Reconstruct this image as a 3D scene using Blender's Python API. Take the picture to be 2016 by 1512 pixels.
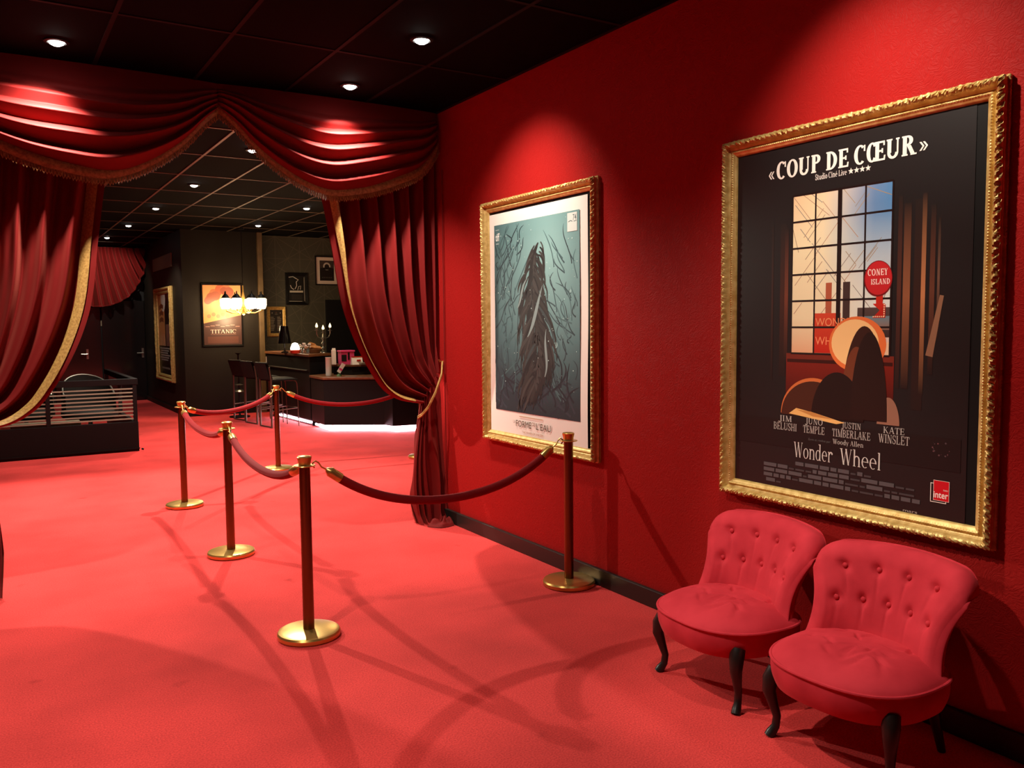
import bpy, bmesh, math, random
import numpy as np
from mathutils import Vector, Matrix
random.seed(7)
PI = math.pi
for o in list(bpy.data.objects): bpy.data.objects.remove(o)
SC = bpy.context.scene
COL = SC.collection

# ------------------------------------------------------------------ camera
F_PX, PITCH, YAW, ROLL = 1659.38, 0.0733745, -0.5567619, -0.0094336
def setup_camera():
    cy, sy = math.cos(YAW), math.sin(YAW)
    f0 = Vector((-sy, cy, 0)); r0 = Vector((cy, sy, 0)); up = Vector((0, 0, 1))
    fw = f0*math.cos(PITCH) - up*math.sin(PITCH)
    u = up*math.cos(PITCH) + f0*math.sin(PITCH)
    r = r0*math.cos(ROLL) + u*math.sin(ROLL)
    u2 = -r0*math.sin(ROLL) + u*math.cos(ROLL)
    cd = bpy.data.cameras.new('camera'); cd.sensor_width = 36; cd.lens = F_PX/2016*36
    cd.clip_start = .05; cd.clip_end = 100
    co = bpy.data.objects.new('camera', cd); COL.objects.link(co)
    m = Matrix((r, u2, -fw)).transposed().to_4x4(); m.translation = Vector((0, 0, 1.575))
    co.matrix_world = m
    SC.camera = co
setup_camera()
# ------------------------------------------------------------------ world, exposure
w = bpy.data.worlds.new('world'); SC.world = w; w.use_nodes = True
w.node_tree.nodes['Background'].inputs[0].default_value = (0, 0, 0, 1)
w.node_tree.nodes['Background'].inputs[1].default_value = 0
vs = SC.view_settings
vs.view_transform = 'Standard'; vs.look = 'None'; vs.gamma = 1; vs.use_curve_mapping = False
vs.exposure = 0.0
CEIL = 3.2
WARM = (1.0, .89, .74)
def spot(name, loc, target, power, angle, blend=.3, color=WARM, radius=.035):
    l = bpy.data.lights.new(name, 'SPOT'); l.energy = power; l.color = color
    l.spot_size = math.radians(angle); l.spot_blend = blend; l.shadow_soft_size = radius
    o = bpy.data.objects.new(name, l); COL.objects.link(o); o.location = loc
    d = Vector(target)-Vector(loc); o.rotation_euler = d.to_track_quat('-Z', 'Y').to_euler()
    return o
# (name of the lamp, x, y, target, power, cone angle, blend)
LAMPS = [
 ('swag_right', 2.19, 5.575, (2.24, 5.80, 2.3), 300, 96, 1),
 ('swag_left', .42, 5.555, (.18, 5.80, 2.3), 300, 96, 1),
 ('small_poster', 2.20, 4.48, (3.06, 4.64, 1.80), 145, 88, 1),
 ('big_poster', 2.20, 2.15, (3.06, 2.02, 1.85), 126, 92, 1),
 ('hall_left', .20, 3.15, (.2, 3.4, 0), 185, 100, .9),
 ('chairs', .80, 2.95, (2.74, 2.22, .50), 235, 38, .8),  # added lamp out of view, only to brighten the chairs
 ('hall_near', -1.1, 1.6, (-.8, 2.1, 0), 360, 92, .9),
 ('opening', 2.19, 8.05, (1.9, 6.6, 0), 570, 118, .25),
 ('opening_left', .10, 8.05, (.3, 6.6, 0), 570, 118, .25),
 ('bar_a', 2.13, 10.36, (2.13, 10.36, 0), 540, 110, .4),
 ('bar_b', 2.08, 12.64, (2.08, 12.64, 0), 220, 90, .4),
 ('bar_c', 2.04, 14.98, (2.7, 16.4, .6), 150, 80, .5),
 ('bar_d', 1.97, 17.19, (1.97, 18.9, 2.0), 150, 80, .5),
 ('bar_e', 3.90, 11.67, (3.90, 11.67, 0), 150, 80, .4),
 ('bar_f', 3.87, 14.04, (3.87, 14.04, 0), 30, 70, .4),
]
for nm, x, y, tg, pw, an, bl in LAMPS:
    spot('spot_'+nm, (x, y, CEIL-.075), tg, pw, an, bl)

# ------------------------------------------------------------------ helpers
def lin(c):
    return tuple((x/12.92 if x <= .04045 else ((x+.055)/1.055)**2.4) for x in c)
def hx(r, g, b): return lin((r/255, g/255, b/255))

class MB:
    """collects shapes; build() links them as ONE mesh object"""
    def __init__(s): s.v = []; s.f = []; s.m = []; s.c = []; s.mi = 0; s.col = None; s.flat = []
    def add(s, vs, fs, flat=False, cols=None):
        b = len(s.v); s.v += [tuple(p) for p in vs]
        for f in fs:
            s.f.append(tuple(b+i for i in f)); s.m.append(s.mi); s.flat.append(flat)
            s.c.append([cols[i] for i in f] if cols is not None else s.col)
    def box(s, lo, hi, rz=0, piv=None):
        x0, y0, z0 = lo; x1, y1, z1 = hi
        v = [(x0,y0,z0),(x1,y0,z0),(x1,y1,z0),(x0,y1,z0),(x0,y0,z1),(x1,y0,z1),(x1,y1,z1),(x0,y1,z1)]
        if rz:
            px, py = piv or ((x0+x1)/2, (y0+y1)/2); c, n = math.cos(rz), math.sin(rz)
            v = [(px+(a-px)*c-(b-py)*n, py+(a-px)*n+(b-py)*c, z) for a, b, z in v]
        s.add(v, [(0,3,2,1),(4,5,6,7),(0,1,5,4),(1,2,6,5),(2,3,7,6),(3,0,4,7)], True)
    def prism(s, pts, z0, z1):
        n = len(pts); v = [(x, y, z0) for x, y in pts]+[(x, y, z1) for x, y in pts]
        s.add(v, [tuple(reversed(range(n))), tuple(range(n, 2*n))]+[(i, (i+1) % n, n+(i+1) % n, n+i) for i in range(n)], True)
    def tube(s, pts, r, n=10, cap=True, closed=False):
        pts = [Vector(p) for p in pts]; k = len(pts)
        rs = r if isinstance(r, (list, tuple)) else [r]*k
        v = []; fs = []; prev = None
        for i, p in enumerate(pts):
            if closed: t = pts[(i+1) % k]-pts[i-1]
            else: t = pts[min(i+1, k-1)]-pts[max(i-1, 0)]
            if t.length < 1e-9: t = Vector((0, 0, 1))
            t.normalize()
            if prev is None:
                a = Vector((0, 0, 1)) if abs(t.z) < .9 else Vector((1, 0, 0))
                nx = t.cross(a).normalized()
            else:
                nx = prev - t*prev.dot(t)
                nx = nx.normalized() if nx.length > 1e-6 else t.orthogonal().normalized()
            prev = nx; ny = t.cross(nx)
            for j in range(n):
                a = 2*PI*j/n; v.append(p+(nx*math.cos(a)+ny*math.sin(a))*rs[i])
        m = k if closed else k-1
        for i in range(m):
            for j in range(n):
                a = i*n+j; b = i*n+(j+1) % n; i2 = (i+1) % k
                fs.append((a, b, i2*n+(j+1) % n, i2*n+j))
        if cap and not closed:
            fs.append(tuple(reversed(range(n)))); fs.append(tuple((k-1)*n+j for j in range(n)))
        s.add(v, fs)
    def lathe(s, prof, n=24, c=(0, 0, 0), axis='z'):
        v = []; k = len(prof); fs = []
        for r, z in prof:
            for j in range(n):
                a = 2*PI*j/n
                p = (r*math.cos(a), r*math.sin(a), z)
                if axis == 'y': p = (p[0], p[2], p[1])
                if axis == 'x': p = (p[2], p[0], p[1])
                v.append((c[0]+p[0], c[1]+p[1], c[2]+p[2]))
        for i in range(k-1):
            for j in range(n):
                fs.append((i*n+j, i*n+(j+1) % n, (i+1)*n+(j+1) % n, (i+1)*n+j))
        if prof[0][0] > 1e-5: fs.append(tuple(reversed(range(n))))
        if prof[-1][0] > 1e-5: fs.append(tuple((k-1)*n+j for j in range(n)))
        s.add(v, fs)
    def grid(s, fn, nu, nv, wu=False, cols=None):
        v = []; cu = nu if wu else nu+1
        for i in range(cu):
            for j in range(nv+1): v.append(fn(i/nu, j/nv))
        fs = []
        for i in range(nu):
            i2 = (i+1) % cu
            for j in range(nv):
                fs.append((i*(nv+1)+j, i2*(nv+1)+j, i2*(nv+1)+j+1, i*(nv+1)+j+1))
        cc = None
        if cols: cc = [cols(i/nu, j/nv) for i in range(cu) for j in range(nv+1)]
        s.add(v, fs, False, cc)
    def ball(s, c, r, n=12, m=8, sc=(1, 1, 1)):
        s.lathe([(max(1e-6, r*math.sin(PI*i/m)), -r*math.cos(PI*i/m)) for i in range(m+1)], n) if False else None
        def fn(u, v):
            a = 2*PI*u; b = PI*v
            return (c[0]+r*sc[0]*math.sin(b)*math.cos(a), c[1]+r*sc[1]*math.sin(b)*math.sin(a), c[2]-r*sc[2]*math.cos(b))
        s.grid(fn, n, m, wu=True)
    tick = 0
    def lift(s, pts):
        # neighbouring inks of one print never share exactly the same plane
        s.tick = (s.tick+1) % 45
        return [(p[0], p[1], p[2]+2e-6*s.tick) for p in pts]
    def poly(s, pts, col=None):
        if col: pts = s.lift(pts)
        s.add(pts, [tuple(range(len(pts)))], True, [col]*len(pts) if col else None)
    def build(s, name, mat, parent=None, off=(0, 0, 0), smooth=True, weld=False, bevel=0, subsurf=0, edge=40):
        me = bpy.data.meshes.new(name)
        ov = Vector(off)
        me.from_pydata([tuple(Vector(p)-ov) for p in s.v], [], s.f)
        mats = mat if isinstance(mat, (list, tuple)) else [mat]
        for m_ in mats: me.materials.append(m_)
        me.polygons.foreach_set('material_index', s.m)
        me.polygons.foreach_set('use_smooth', [smooth and not fl for fl in s.flat])
        if any(c is not None for c in s.c):
            at = me.color_attributes.new('Col', 'FLOAT_COLOR', 'CORNER')
            buf = []
            for f, c in zip(s.f, s.c):
                for i in range(len(f)):
                    q = (1, 1, 1) if c is None else (c[i] if isinstance(c, list) else c)
                    buf += [q[0], q[1], q[2], 1.0]
            at.data.foreach_set('color', buf)
        me.update()
        if weld or True:
            bm = bmesh.new(); bm.from_mesh(me)
            if weld: bmesh.ops.remove_doubles(bm, verts=bm.verts, dist=1e-5)
            if smooth:
                for e in bm.edges:
                    if len(e.link_faces) == 2 and e.calc_face_angle(0) > math.radians(edge): e.smooth = False
            bm.to_mesh(me); bm.free()
        o = bpy.data.objects.new(name, me); COL.objects.link(o)
        if parent is not None: o.parent = parent
        else: o.location = ov
        if bevel:
            b = o.modifiers.new('bevel', 'BEVEL'); b.width = bevel; b.segments = 2; b.limit_method = 'ANGLE'
        if subsurf:
            b = o.modifiers.new('subsurf', 'SUBSURF'); b.levels = subsurf; b.render_levels = subsurf
        return o

def tag(o, label, cat, group=None, kind=None):
    if label: o['label'] = label
    if cat: o['category'] = cat
    if group: o['group'] = group
    if kind: o['kind'] = kind
    return o
def thing(name, label, cat, loc=(0, 0, 0), rz=0, group=None):
    o = bpy.data.objects.new(name, None); COL.objects.link(o); o.empty_display_size = .1
    o.location = loc; o.rotation_euler = (0, 0, rz)
    return tag(o, label, cat, group)
def struct(o): o['kind'] = 'structure'; return o
def dup(root, loc, rz=0, label=None):
    r = root.copy(); COL.objects.link(r); r.location = loc; r.rotation_euler = (0, 0, rz)
    if label: r['label'] = label
    for ch in list(root.children):
        c = ch.copy(); COL.objects.link(c); c.parent = r
        for g in list(ch.children):
            d = g.copy(); COL.objects.link(d); d.parent = c
    return r

# ------------------------------------------------------------------ materials
def N(nt, t, **kw):
    n = nt.nodes.new(t)
    for k, v in kw.items(): setattr(n, k, v)
    return n
def mat(name, color, rough=.5, metal=0, sheen=0, emit=None, estr=0, var=None, vscale=8, bump=0, bscale=60, spec=.5, coat=0, sheen_tint=None, trans=0, bdist=.01):
    m = bpy.data.materials.new(name); m.use_nodes = True; nt = m.node_tree
    p = nt.nodes['Principled BSDF']
    p.inputs['Base Color'].default_value = (*color, 1)
    p.inputs['Roughness'].default_value = rough; p.inputs['Metallic'].default_value = metal
    p.inputs['Specular IOR Level'].default_value = spec
    if coat: p.inputs['Coat Weight'].default_value = coat; p.inputs['Coat Roughness'].default_value = .1
    if trans: p.inputs['Transmission Weight'].default_value = trans
    if sheen:
        p.inputs['Sheen Weight'].default_value = sheen; p.inputs['Sheen Roughness'].default_value = .4
        if sheen_tint: p.inputs['Sheen Tint'].default_value = (*sheen_tint, 1)
    if emit: p.inputs['Emission Color'].default_value = (*emit, 1); p.inputs['Emission Strength'].default_value = estr
    tc = N(nt, 'ShaderNodeTexCoord')
    if var:
        n = N(nt, 'ShaderNodeTexNoise'); n.inputs['Scale'].default_value = vscale; n.inputs['Detail'].default_value = 6
        nt.links.new(tc.outputs['Object'], n.inputs['Vector'])
        r = N(nt, 'ShaderNodeValToRGB'); r.color_ramp.elements[0].position = .35; r.color_ramp.elements[1].position = .65
        r.color_ramp.elements[0].color = (*color, 1); r.color_ramp.elements[1].color = (*var, 1)
        nt.links.new(n.outputs['Fac'], r.inputs['Fac']); nt.links.new(r.outputs['Color'], p.inputs['Base Color'])
    if bump:
        n = N(nt, 'ShaderNodeTexNoise'); n.inputs['Scale'].default_value = bscale; n.inputs['Detail'].default_value = 4
        nt.links.new(tc.outputs['Object'], n.inputs['Vector'])
        b = N(nt, 'ShaderNodeBump'); b.inputs['Strength'].default_value = bump; b.inputs['Distance'].default_value = bdist
        nt.links.new(n.outputs['Fac'], b.inputs['Height']); nt.links.new(b.outputs['Normal'], p.inputs['Normal'])
    return m

def mat_carpet():
    m = mat('carpet', (.6, .03, .03), rough=1, spec=.1); nt = m.node_tree; p = nt.nodes['Principled BSDF']
    p.inputs['Sheen Weight'].default_value = .15; p.inputs['Sheen Tint'].default_value = (1, .5, .5, 1)
    g = N(nt, 'ShaderNodeNewGeometry')
    n1 = N(nt, 'ShaderNodeTexNoise'); n1.inputs['Scale'].default_value = 140; n1.inputs['Detail'].default_value = 3
    n2 = N(nt, 'ShaderNodeTexNoise'); n2.inputs['Scale'].default_value = 1.6; n2.inputs['Detail'].default_value = 5
    n3 = N(nt, 'ShaderNodeTexNoise'); n3.inputs['Scale'].default_value = 3.7; n3.inputs['Detail'].default_value = 2
    for n in (n1, n2, n3): nt.links.new(g.outputs['Position'], n.inputs['Vector'])
    r1 = N(nt, 'ShaderNodeValToRGB'); r1.color_ramp.elements[0].color = (.50, .030, .030, 1); r1.color_ramp.elements[1].color = (.76, .060, .056, 1)
    r1.color_ramp.elements[0].position = .3; r1.color_ramp.elements[1].position = .7
    nt.links.new(n1.outputs['Fac'], r1.inputs['Fac'])
    r2 = N(nt, 'ShaderNodeValToRGB'); r2.color_ramp.elements[0].color = (.82, .78, .78, 1); r2.color_ramp.elements[1].color = (1.08, 1.08, 1.08, 1)
    r2.color_ramp.elements[0].position = .33; r2.color_ramp.elements[1].position = .62
    nt.links.new(n2.outputs['Fac'], r2.inputs['Fac'])
    r3 = N(nt, 'ShaderNodeValToRGB'); r3.color_ramp.elements[0].color = (1, 1, 1, 1); r3.color_ramp.elements[1].color = (.62, .5, .5, 1)
    r3.color_ramp.elements[0].position = .70; r3.color_ramp.elements[1].position = .78
    nt.links.new(n3.outputs['Fac'], r3.inputs['Fac'])
    a = N(nt, 'ShaderNodeMix', data_type='RGBA', blend_type='MULTIPLY'); a.inputs[0].default_value = 1
    nt.links.new(r1.outputs['Color'], a.inputs[6]); nt.links.new(r2.outputs['Color'], a.inputs[7])
    b = N(nt, 'ShaderNodeMix', data_type='RGBA', blend_type='MULTIPLY'); b.inputs[0].default_value = 1
    nt.links.new(a.outputs[2], b.inputs[6]); nt.links.new(r3.outputs['Color'], b.inputs[7])
    nt.links.new(b.outputs[2], p.inputs['Base Color'])
    bp = N(nt, 'ShaderNodeBump'); bp.inputs['Strength'].default_value = .5; bp.inputs['Distance'].default_value = .006
    nt.links.new(n1.outputs['Fac'], bp.inputs['Height']); nt.links.new(bp.outputs['Normal'], p.inputs['Normal'])
    return m
def mat_redwall():
    m = mat('red_wallpaper', (.35, .013, .012), rough=.5, spec=.05); nt = m.node_tree; p = nt.nodes['Principled BSDF']
    g = N(nt, 'ShaderNodeNewGeometry')
    d = N(nt, 'ShaderNodeTexNoise'); d.inputs['Scale'].default_value = 9; d.inputs['Detail'].default_value = 2
    nt.links.new(g.outputs['Position'], d.inputs['Vector'])
    mx = N(nt, 'ShaderNodeVectorMath', operation='MULTIPLY_ADD')
    mx.inputs[1].default_value = (.22, .22, .22)
    nt.links.new(d.outputs['Color'], mx.inputs[0]); nt.links.new(g.outputs['Position'], mx.inputs[2])
    wv = N(nt, 'ShaderNodeTexWave'); wv.wave_type = 'RINGS'; wv.inputs['Scale'].default_value = 16; wv.inputs['Distortion'].default_value = 9
    wv.inputs['Detail'].default_value = 3; wv.inputs['Detail Scale'].default_value = 3.5
    nt.links.new(mx.outputs[0], wv.inputs['Vector'])
    n = N(nt, 'ShaderNodeTexNoise'); n.inputs['Scale'].default_value = 90; n.inputs['Detail'].default_value = 5
    nt.links.new(g.outputs['Position'], n.inputs['Vector'])
    ad = N(nt, 'ShaderNodeMath', operation='ADD'); nt.links.new(wv.outputs['Fac'], ad.inputs[0]); nt.links.new(n.outputs['Fac'], ad.inputs[1])
    bp = N(nt, 'ShaderNodeBump'); bp.inputs['Strength'].default_value = .3; bp.inputs['Distance'].default_value = .003
    nt.links.new(ad.outputs[0], bp.inputs['Height']); nt.links.new(bp.outputs['Normal'], p.inputs['Normal'])
    return m
def mat_starpaper():
    m = mat('star_wallpaper', hx(62, 54, 42), rough=.6); nt = m.node_tree; p = nt.nodes['Principled BSDF']
    g = N(nt, 'ShaderNodeNewGeometry'); last = None
    for k, (ang, per, wd) in enumerate([(0, .46, .015), (60, .46, .015), (120, .46, .015), (30, .398, .013), (90, .398, .013), (150, .398, .013)]):
        a = math.radians(ang)
        dt = N(nt, 'ShaderNodeVectorMath', operation='DOT_PRODUCT'); dt.inputs[1].default_value = (math.cos(a)/per, 0, math.sin(a)/per)
        nt.links.new(g.outputs['Position'], dt.inputs[0])
        fr = N(nt, 'ShaderNodeMath', operation='PINGPONG'); fr.inputs[1].default_value = .5
        nt.links.new(dt.outputs['Value'], fr.inputs[0])
        lt = N(nt, 'ShaderNodeMath', operation='LESS_THAN'); lt.inputs[1].default_value = wd
        nt.links.new(fr.outputs[0], lt.inputs[0])
        if last is None: last = lt
        else:
            mxm = N(nt, 'ShaderNodeMath', operation='MAXIMUM'); nt.links.new(last.outputs[0], mxm.inputs[0]); nt.links.new(lt.outputs[0], mxm.inputs[1]); last = mxm
    r = N(nt, 'ShaderNodeValToRGB'); r.color_ramp.elements[0].color = (*hx(62, 60, 49), 1); r.color_ramp.elements[1].color = (*hx(78, 75, 61), 1)
    nt.links.new(last.outputs[0], r.inputs['Fac']); nt.links.new(r.outputs['Color'], p.inputs['Base Color'])
    return m
def mat_print(name, rough=.35, spec=.5):
    m = mat(name, (1, 1, 1), rough=rough, spec=spec); nt = m.node_tree
    a = N(nt, 'ShaderNodeVertexColor'); a.layer_name = 'Col'
    nt.links.new(a.outputs['Color'], nt.nodes['Principled BSDF'].inputs['Base Color'])
    return m
M = {}
M['carpet'] = mat_carpet(); M['redwall'] = mat_redwall(); M['star'] = mat_starpaper()
M['ceiling'] = mat('ceiling_tile', (.0022, .0018, .0016), rough=.9, spec=.06, bump=.2, bscale=120, bdist=.003)
M['litbar'] = mat('lit_ceiling_bar', hx(92, 80, 60), rough=.5, metal=.0, spec=.3)  # lounge copy of the bars, light falling on them put into the tan
M['blackwall'] = mat('black_wall', (.006, .0055, .006), rough=.6, spec=.2)
M['brownwall'] = mat('brown_wall', hx(24, 18, 12), rough=.6, spec=.2, bump=.1, bscale=30)
M['baseb'] = mat('baseboard_paint', (.014, .013, .011), rough=.4)
M['velvet'] = mat('curtain_velvet', (.165, .0055, .0055), rough=.7, sheen=.18, sheen_tint=(1, .22, .16), spec=.2, bump=.15, bscale=250, bdist=.002)
M['fringe'] = mat('fringe_thread', hx(172, 134, 80), rough=.6, var=hx(128, 94, 52), vscale=60)
M['goldtrim'] = mat('trim_ribbon', hx(190, 150, 85), rough=.5, var=hx(150, 112, 58), vscale=80)
M['chair'] = mat('chair_velvet', (.48, .020, .034), rough=.8, sheen=.12, sheen_tint=(1, .3, .3), spec=.2, var=(.60, .032, .050), vscale=7, bump=.1, bscale=220, bdist=.002)
M['darkwood'] = mat('dark_wood', (.012, .008, .007), rough=.35)
M['gold'] = mat('gilt', hx(224, 194, 124), rough=.42, metal=.4, var=hx(192, 154, 84), vscale=30)
M['brass'] = mat('brass', hx(205, 165, 92), rough=.3, metal=.85)
M['brasspole'] = mat('brass_pole', hx(122, 88, 54), rough=.32, metal=1)
M['rope'] = mat('rope_velvet', (.22, .007, .010), rough=.85, sheen=.15, sheen_tint=(1, .3, .3), spec=.15, bump=.3, bscale=160, bdist=.003)
M['black'] = mat('black_metal', (.007, .006, .006), rough=.5, spec=.15)
M['blackgloss'] = mat('black_gloss', (.008, .006, .006), rough=.12)
M['grey'] = mat('grey_metal', hx(150, 148, 138), rough=.3, metal=.9)
M['legmetal'] = mat('stool_metal', hx(100, 86, 74), rough=.4, metal=.8)
M['unlitbar'] = mat('unlit_ceiling_bar', (.012, .009, .009), rough=.7, spec=.1)  # hall copy of the same bars, darkened to look unlit
M['slat'] = mat('slat_paint', hx(140, 132, 114), rough=.45)
M['postwood'] = mat('post_wood', hx(96, 76, 48), rough=.5, var=hx(78, 60, 36), vscale=6)
M['leather'] = mat('black_leather', (.010, .009, .008), rough=.65, spec=.15)
M['wood'] = mat('counter_wood', hx(112, 70, 40), rough=.4, var=hx(92, 54, 30), vscale=20)
M['print'] = mat_print('poster_print', rough=.32, spec=.45)
M['printmatte'] = mat_print('paper_print', rough=.6, spec=.3)
M['bulb'] = mat('lamp_glow', (1, 1, 1), emit=(1, .95, .86), estr=30)
M['chand'] = mat('chandelier_glow', (1, 1, 1), emit=(1, .72, .38), estr=22)
M['flame'] = mat('flame_bulb', (1, .9, .7), emit=(1, .82, .45), estr=2.2)
M['lampglow'] = mat('frosted_lamp', (1, 1, 1), emit=(1, .86, .62), estr=14)
M['led'] = mat('light_strip', (1, 1, 1), emit=(1, .72, .86), estr=34)
M['white'] = mat('white_card', hx(225, 215, 200), rough=.6)
M['pink'] = mat('pink_card', hx(205, 60, 110), rough=.5)
M['redp'] = mat('red_plastic', hx(190, 45, 25), rough=.4)
M['biscuit'] = mat('pastry', hx(228, 164, 98), rough=.6, var=hx(190, 120, 62), vscale=40)
M['wicker'] = mat('wicker', hx(120, 74, 38), rough=.7, bump=.6, bscale=120)
M['glass'] = mat('clear_glass', (.9, .95, .95), rough=.05, trans=.9)
M['green'] = mat('green_leaf', hx(70, 95, 50), rough=.6)
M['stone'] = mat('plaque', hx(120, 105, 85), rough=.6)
M['whiteplastic'] = mat('white_plastic', hx(210, 210, 200), rough=.4)

# ------------------------------------------------------------------ room shell
def sbox(name, lo, hi, m):
    b = MB(); b.box(lo, hi); return struct(b.build(name, m))
sbox('floor', (-3.2, -3.2, -.1), (8.2, 19.8, 0), M['carpet'])
sbox('stairwell_shade', (-1.55, 11.5, 0), (1.5, 14.2, .012), M['blackwall'])  # black pad over the carpet, painted shade inside the partition
sbox('ceiling', (-3.2, -3.2, CEIL), (8.2, 19.8, CEIL+.1), M['ceiling'])
sbox('wall_right', (3.06, -3.0, 0), (3.26, 6.06, CEIL), M['redwall'])
sbox('wall_left', (-3.2, -3.0, 0), (-3.0, 6.06, CEIL), M['redwall'])
sbox('wall_rear', (-3.2, -3.2, 0), (3.26, -3.0, CEIL), M['redwall'])
sbox('wall_side', (-3.0, 6.06, 0), (-.25, 6.26, CEIL), M['redwall'])
sbox('wall_return', (3.26, 6.06, 0), (8.0, 6.26, CEIL), M['blackwall'])
sbox('wall_lounge', (-3.2, 6.26, 0), (-3.0, 19.6, CEIL), M['blackwall'])
sbox('wall_end', (-3.2, 19.3, 0), (2.87, 19.5, CEIL), M['blackwall'])
b = MB(); b.prism([(2.87, 19.5), (2.87, 15.2), (4.14, 15.2), (4.14, 15.6), (4.22, 15.6), (4.22, 19.5)], 0, CEIL)
struct(b.build('wall_corridor', M['brownwall']))
sbox('wall_bar', (4.22, 15.62, 0), (8.0, 15.8, CEIL), M['star'])
sbox('wall_kitchen', (8.0, 6.06, 0), (8.2, 15.8, CEIL), M['blackwall'])
b = MB(); b.box((4.145, 15.14, 0), (4.235, 15.62, CEIL)); struct(b.build('trim_1', M['postwood'], bevel=.008))
# skirting boards
b = MB(); b.box((3.035, -3.0, 0), (3.06, 6.0, .10)); struct(b.build('baseboard_right', M['baseb'], bevel=.004))
b = MB(); b.box((2.845, 15.2, 0), (2.87, 19.3, .09)); struct(b.build('baseboard_corridor', M['brownwall'], bevel=.004))
# suspended ceiling bars (0.6 x 1.2 m)
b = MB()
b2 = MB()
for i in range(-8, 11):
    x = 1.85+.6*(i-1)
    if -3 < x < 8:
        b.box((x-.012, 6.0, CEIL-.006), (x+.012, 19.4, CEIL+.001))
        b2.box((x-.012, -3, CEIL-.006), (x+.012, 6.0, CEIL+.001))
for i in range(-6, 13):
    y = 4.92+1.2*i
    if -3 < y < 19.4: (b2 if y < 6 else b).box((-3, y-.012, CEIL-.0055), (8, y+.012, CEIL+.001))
struct(b.build('trim_2', M['litbar'])); struct(b2.build('trim_3', M['unlitbar']))
# end wall: black double door
b = MB(); b.box((1.15, 19.26, .02), (2.02, 19.3, 2.1)); b.box((2.04, 19.26, .02), (2.86, 19.3, 2.1))
d1 = struct(b.build('door_1', M['blackgloss'], bevel=.006))
for hxx in (1.75, 2.80):
    b = MB(); b.tube([(hxx, 19.25, 1.0), (hxx, 19.2, 1.0), (hxx-.12, 19.2, 1.0)], .012, 8); b.box((hxx-.02, 19.245, .9), (hxx+.02, 19.262, 1.1)); b.build('door_handle', M['grey'], d1)
b = MB(); b.box((5.53, 15.585, .02), (6.6, 15.62, 2.03)); struct(b.build('door_2', M['blackwall'], bevel=.005))
b = MB(); b.box((2.0, 19.275, 1.57), (2.11, 19.3, 1.68)); b.box((2.03, 19.27, 1.6), (2.08, 19.276, 1.65))
tag(b.build('wall_plate', M['stone'], bevel=.003), 'small grey square plate on the black end wall', 'plate')
b = MB(); b.box((2.845, 16.0, 2.62), (2.87, 17.9, 2.86))  # thin slab whose pale colour stands in for light cast on the wall
tag(b.build('wall_light_patch', M['stone'], bevel=.004), 'beige panel painted as a patch of cast light, high on corridor wall', 'panel')

# ------------------------------------------------------------------ recessed ceiling spotlights
LAB = {'chairs': 'added unseen ceiling spotlight brightening the two slipper chairs',
 'swag_right': 'round recessed ceiling spotlight just in front of the right swag',
 'swag_left': 'brightest recessed ceiling spotlight, in front of the left swag',
 'small_poster': 'half-seen recessed ceiling spotlight nearest the right wall, aimed at white-bordered poster',
 'big_poster': 'recessed ceiling spotlight over the big dark poster', 'hall_left': 'recessed ceiling spotlight over the empty carpet left of the chairs',
 'hall_near': 'recessed ceiling spotlight behind the viewer', 'opening': 'recessed ceiling spotlight right behind the swags, right of centre',
 'opening_left': 'recessed ceiling spotlight right behind the left swag',
 'bar_a': 'largest glowing ceiling spotlight seen beneath the swag peak', 'bar_b': 'second spotlight in the row running away beneath the swags',
 'bar_c': 'third spotlight in the row running away beneath the swags', 'bar_d': 'farthest ceiling spotlight above the small red back curtain',
 'bar_e': 'ceiling spotlight above the bar counter beside the right drape', 'bar_f': 'small far ceiling spotlight above the chandelier and dark framed print'}
first = None
def downlight(label, x, y):
    t = thing('ceiling_spotlight', label, 'ceiling light', (x, y, CEIL), 0, 'recessed ceiling spotlights')
    b = MB(); b.lathe([(.045, -.004), (.05, -.014), (.066, -.010), (.07, 0.0), (.062, .001)], 28); b.build('trim_ring', M['black'], t)
    b = MB(); b.lathe([(1e-4, -.030), (.02, -.028), (.036, -.019), (.044, -.004)], 24); b.build('lamp_lens', M['bulb'], t)
    return t
for nm, x, y, tg, pw, an, bl in LAMPS:
    if first is None: first = downlight(LAB[nm], x, y)
    else: dup(first, (x, y, CEIL), 0, LAB[nm])

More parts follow.
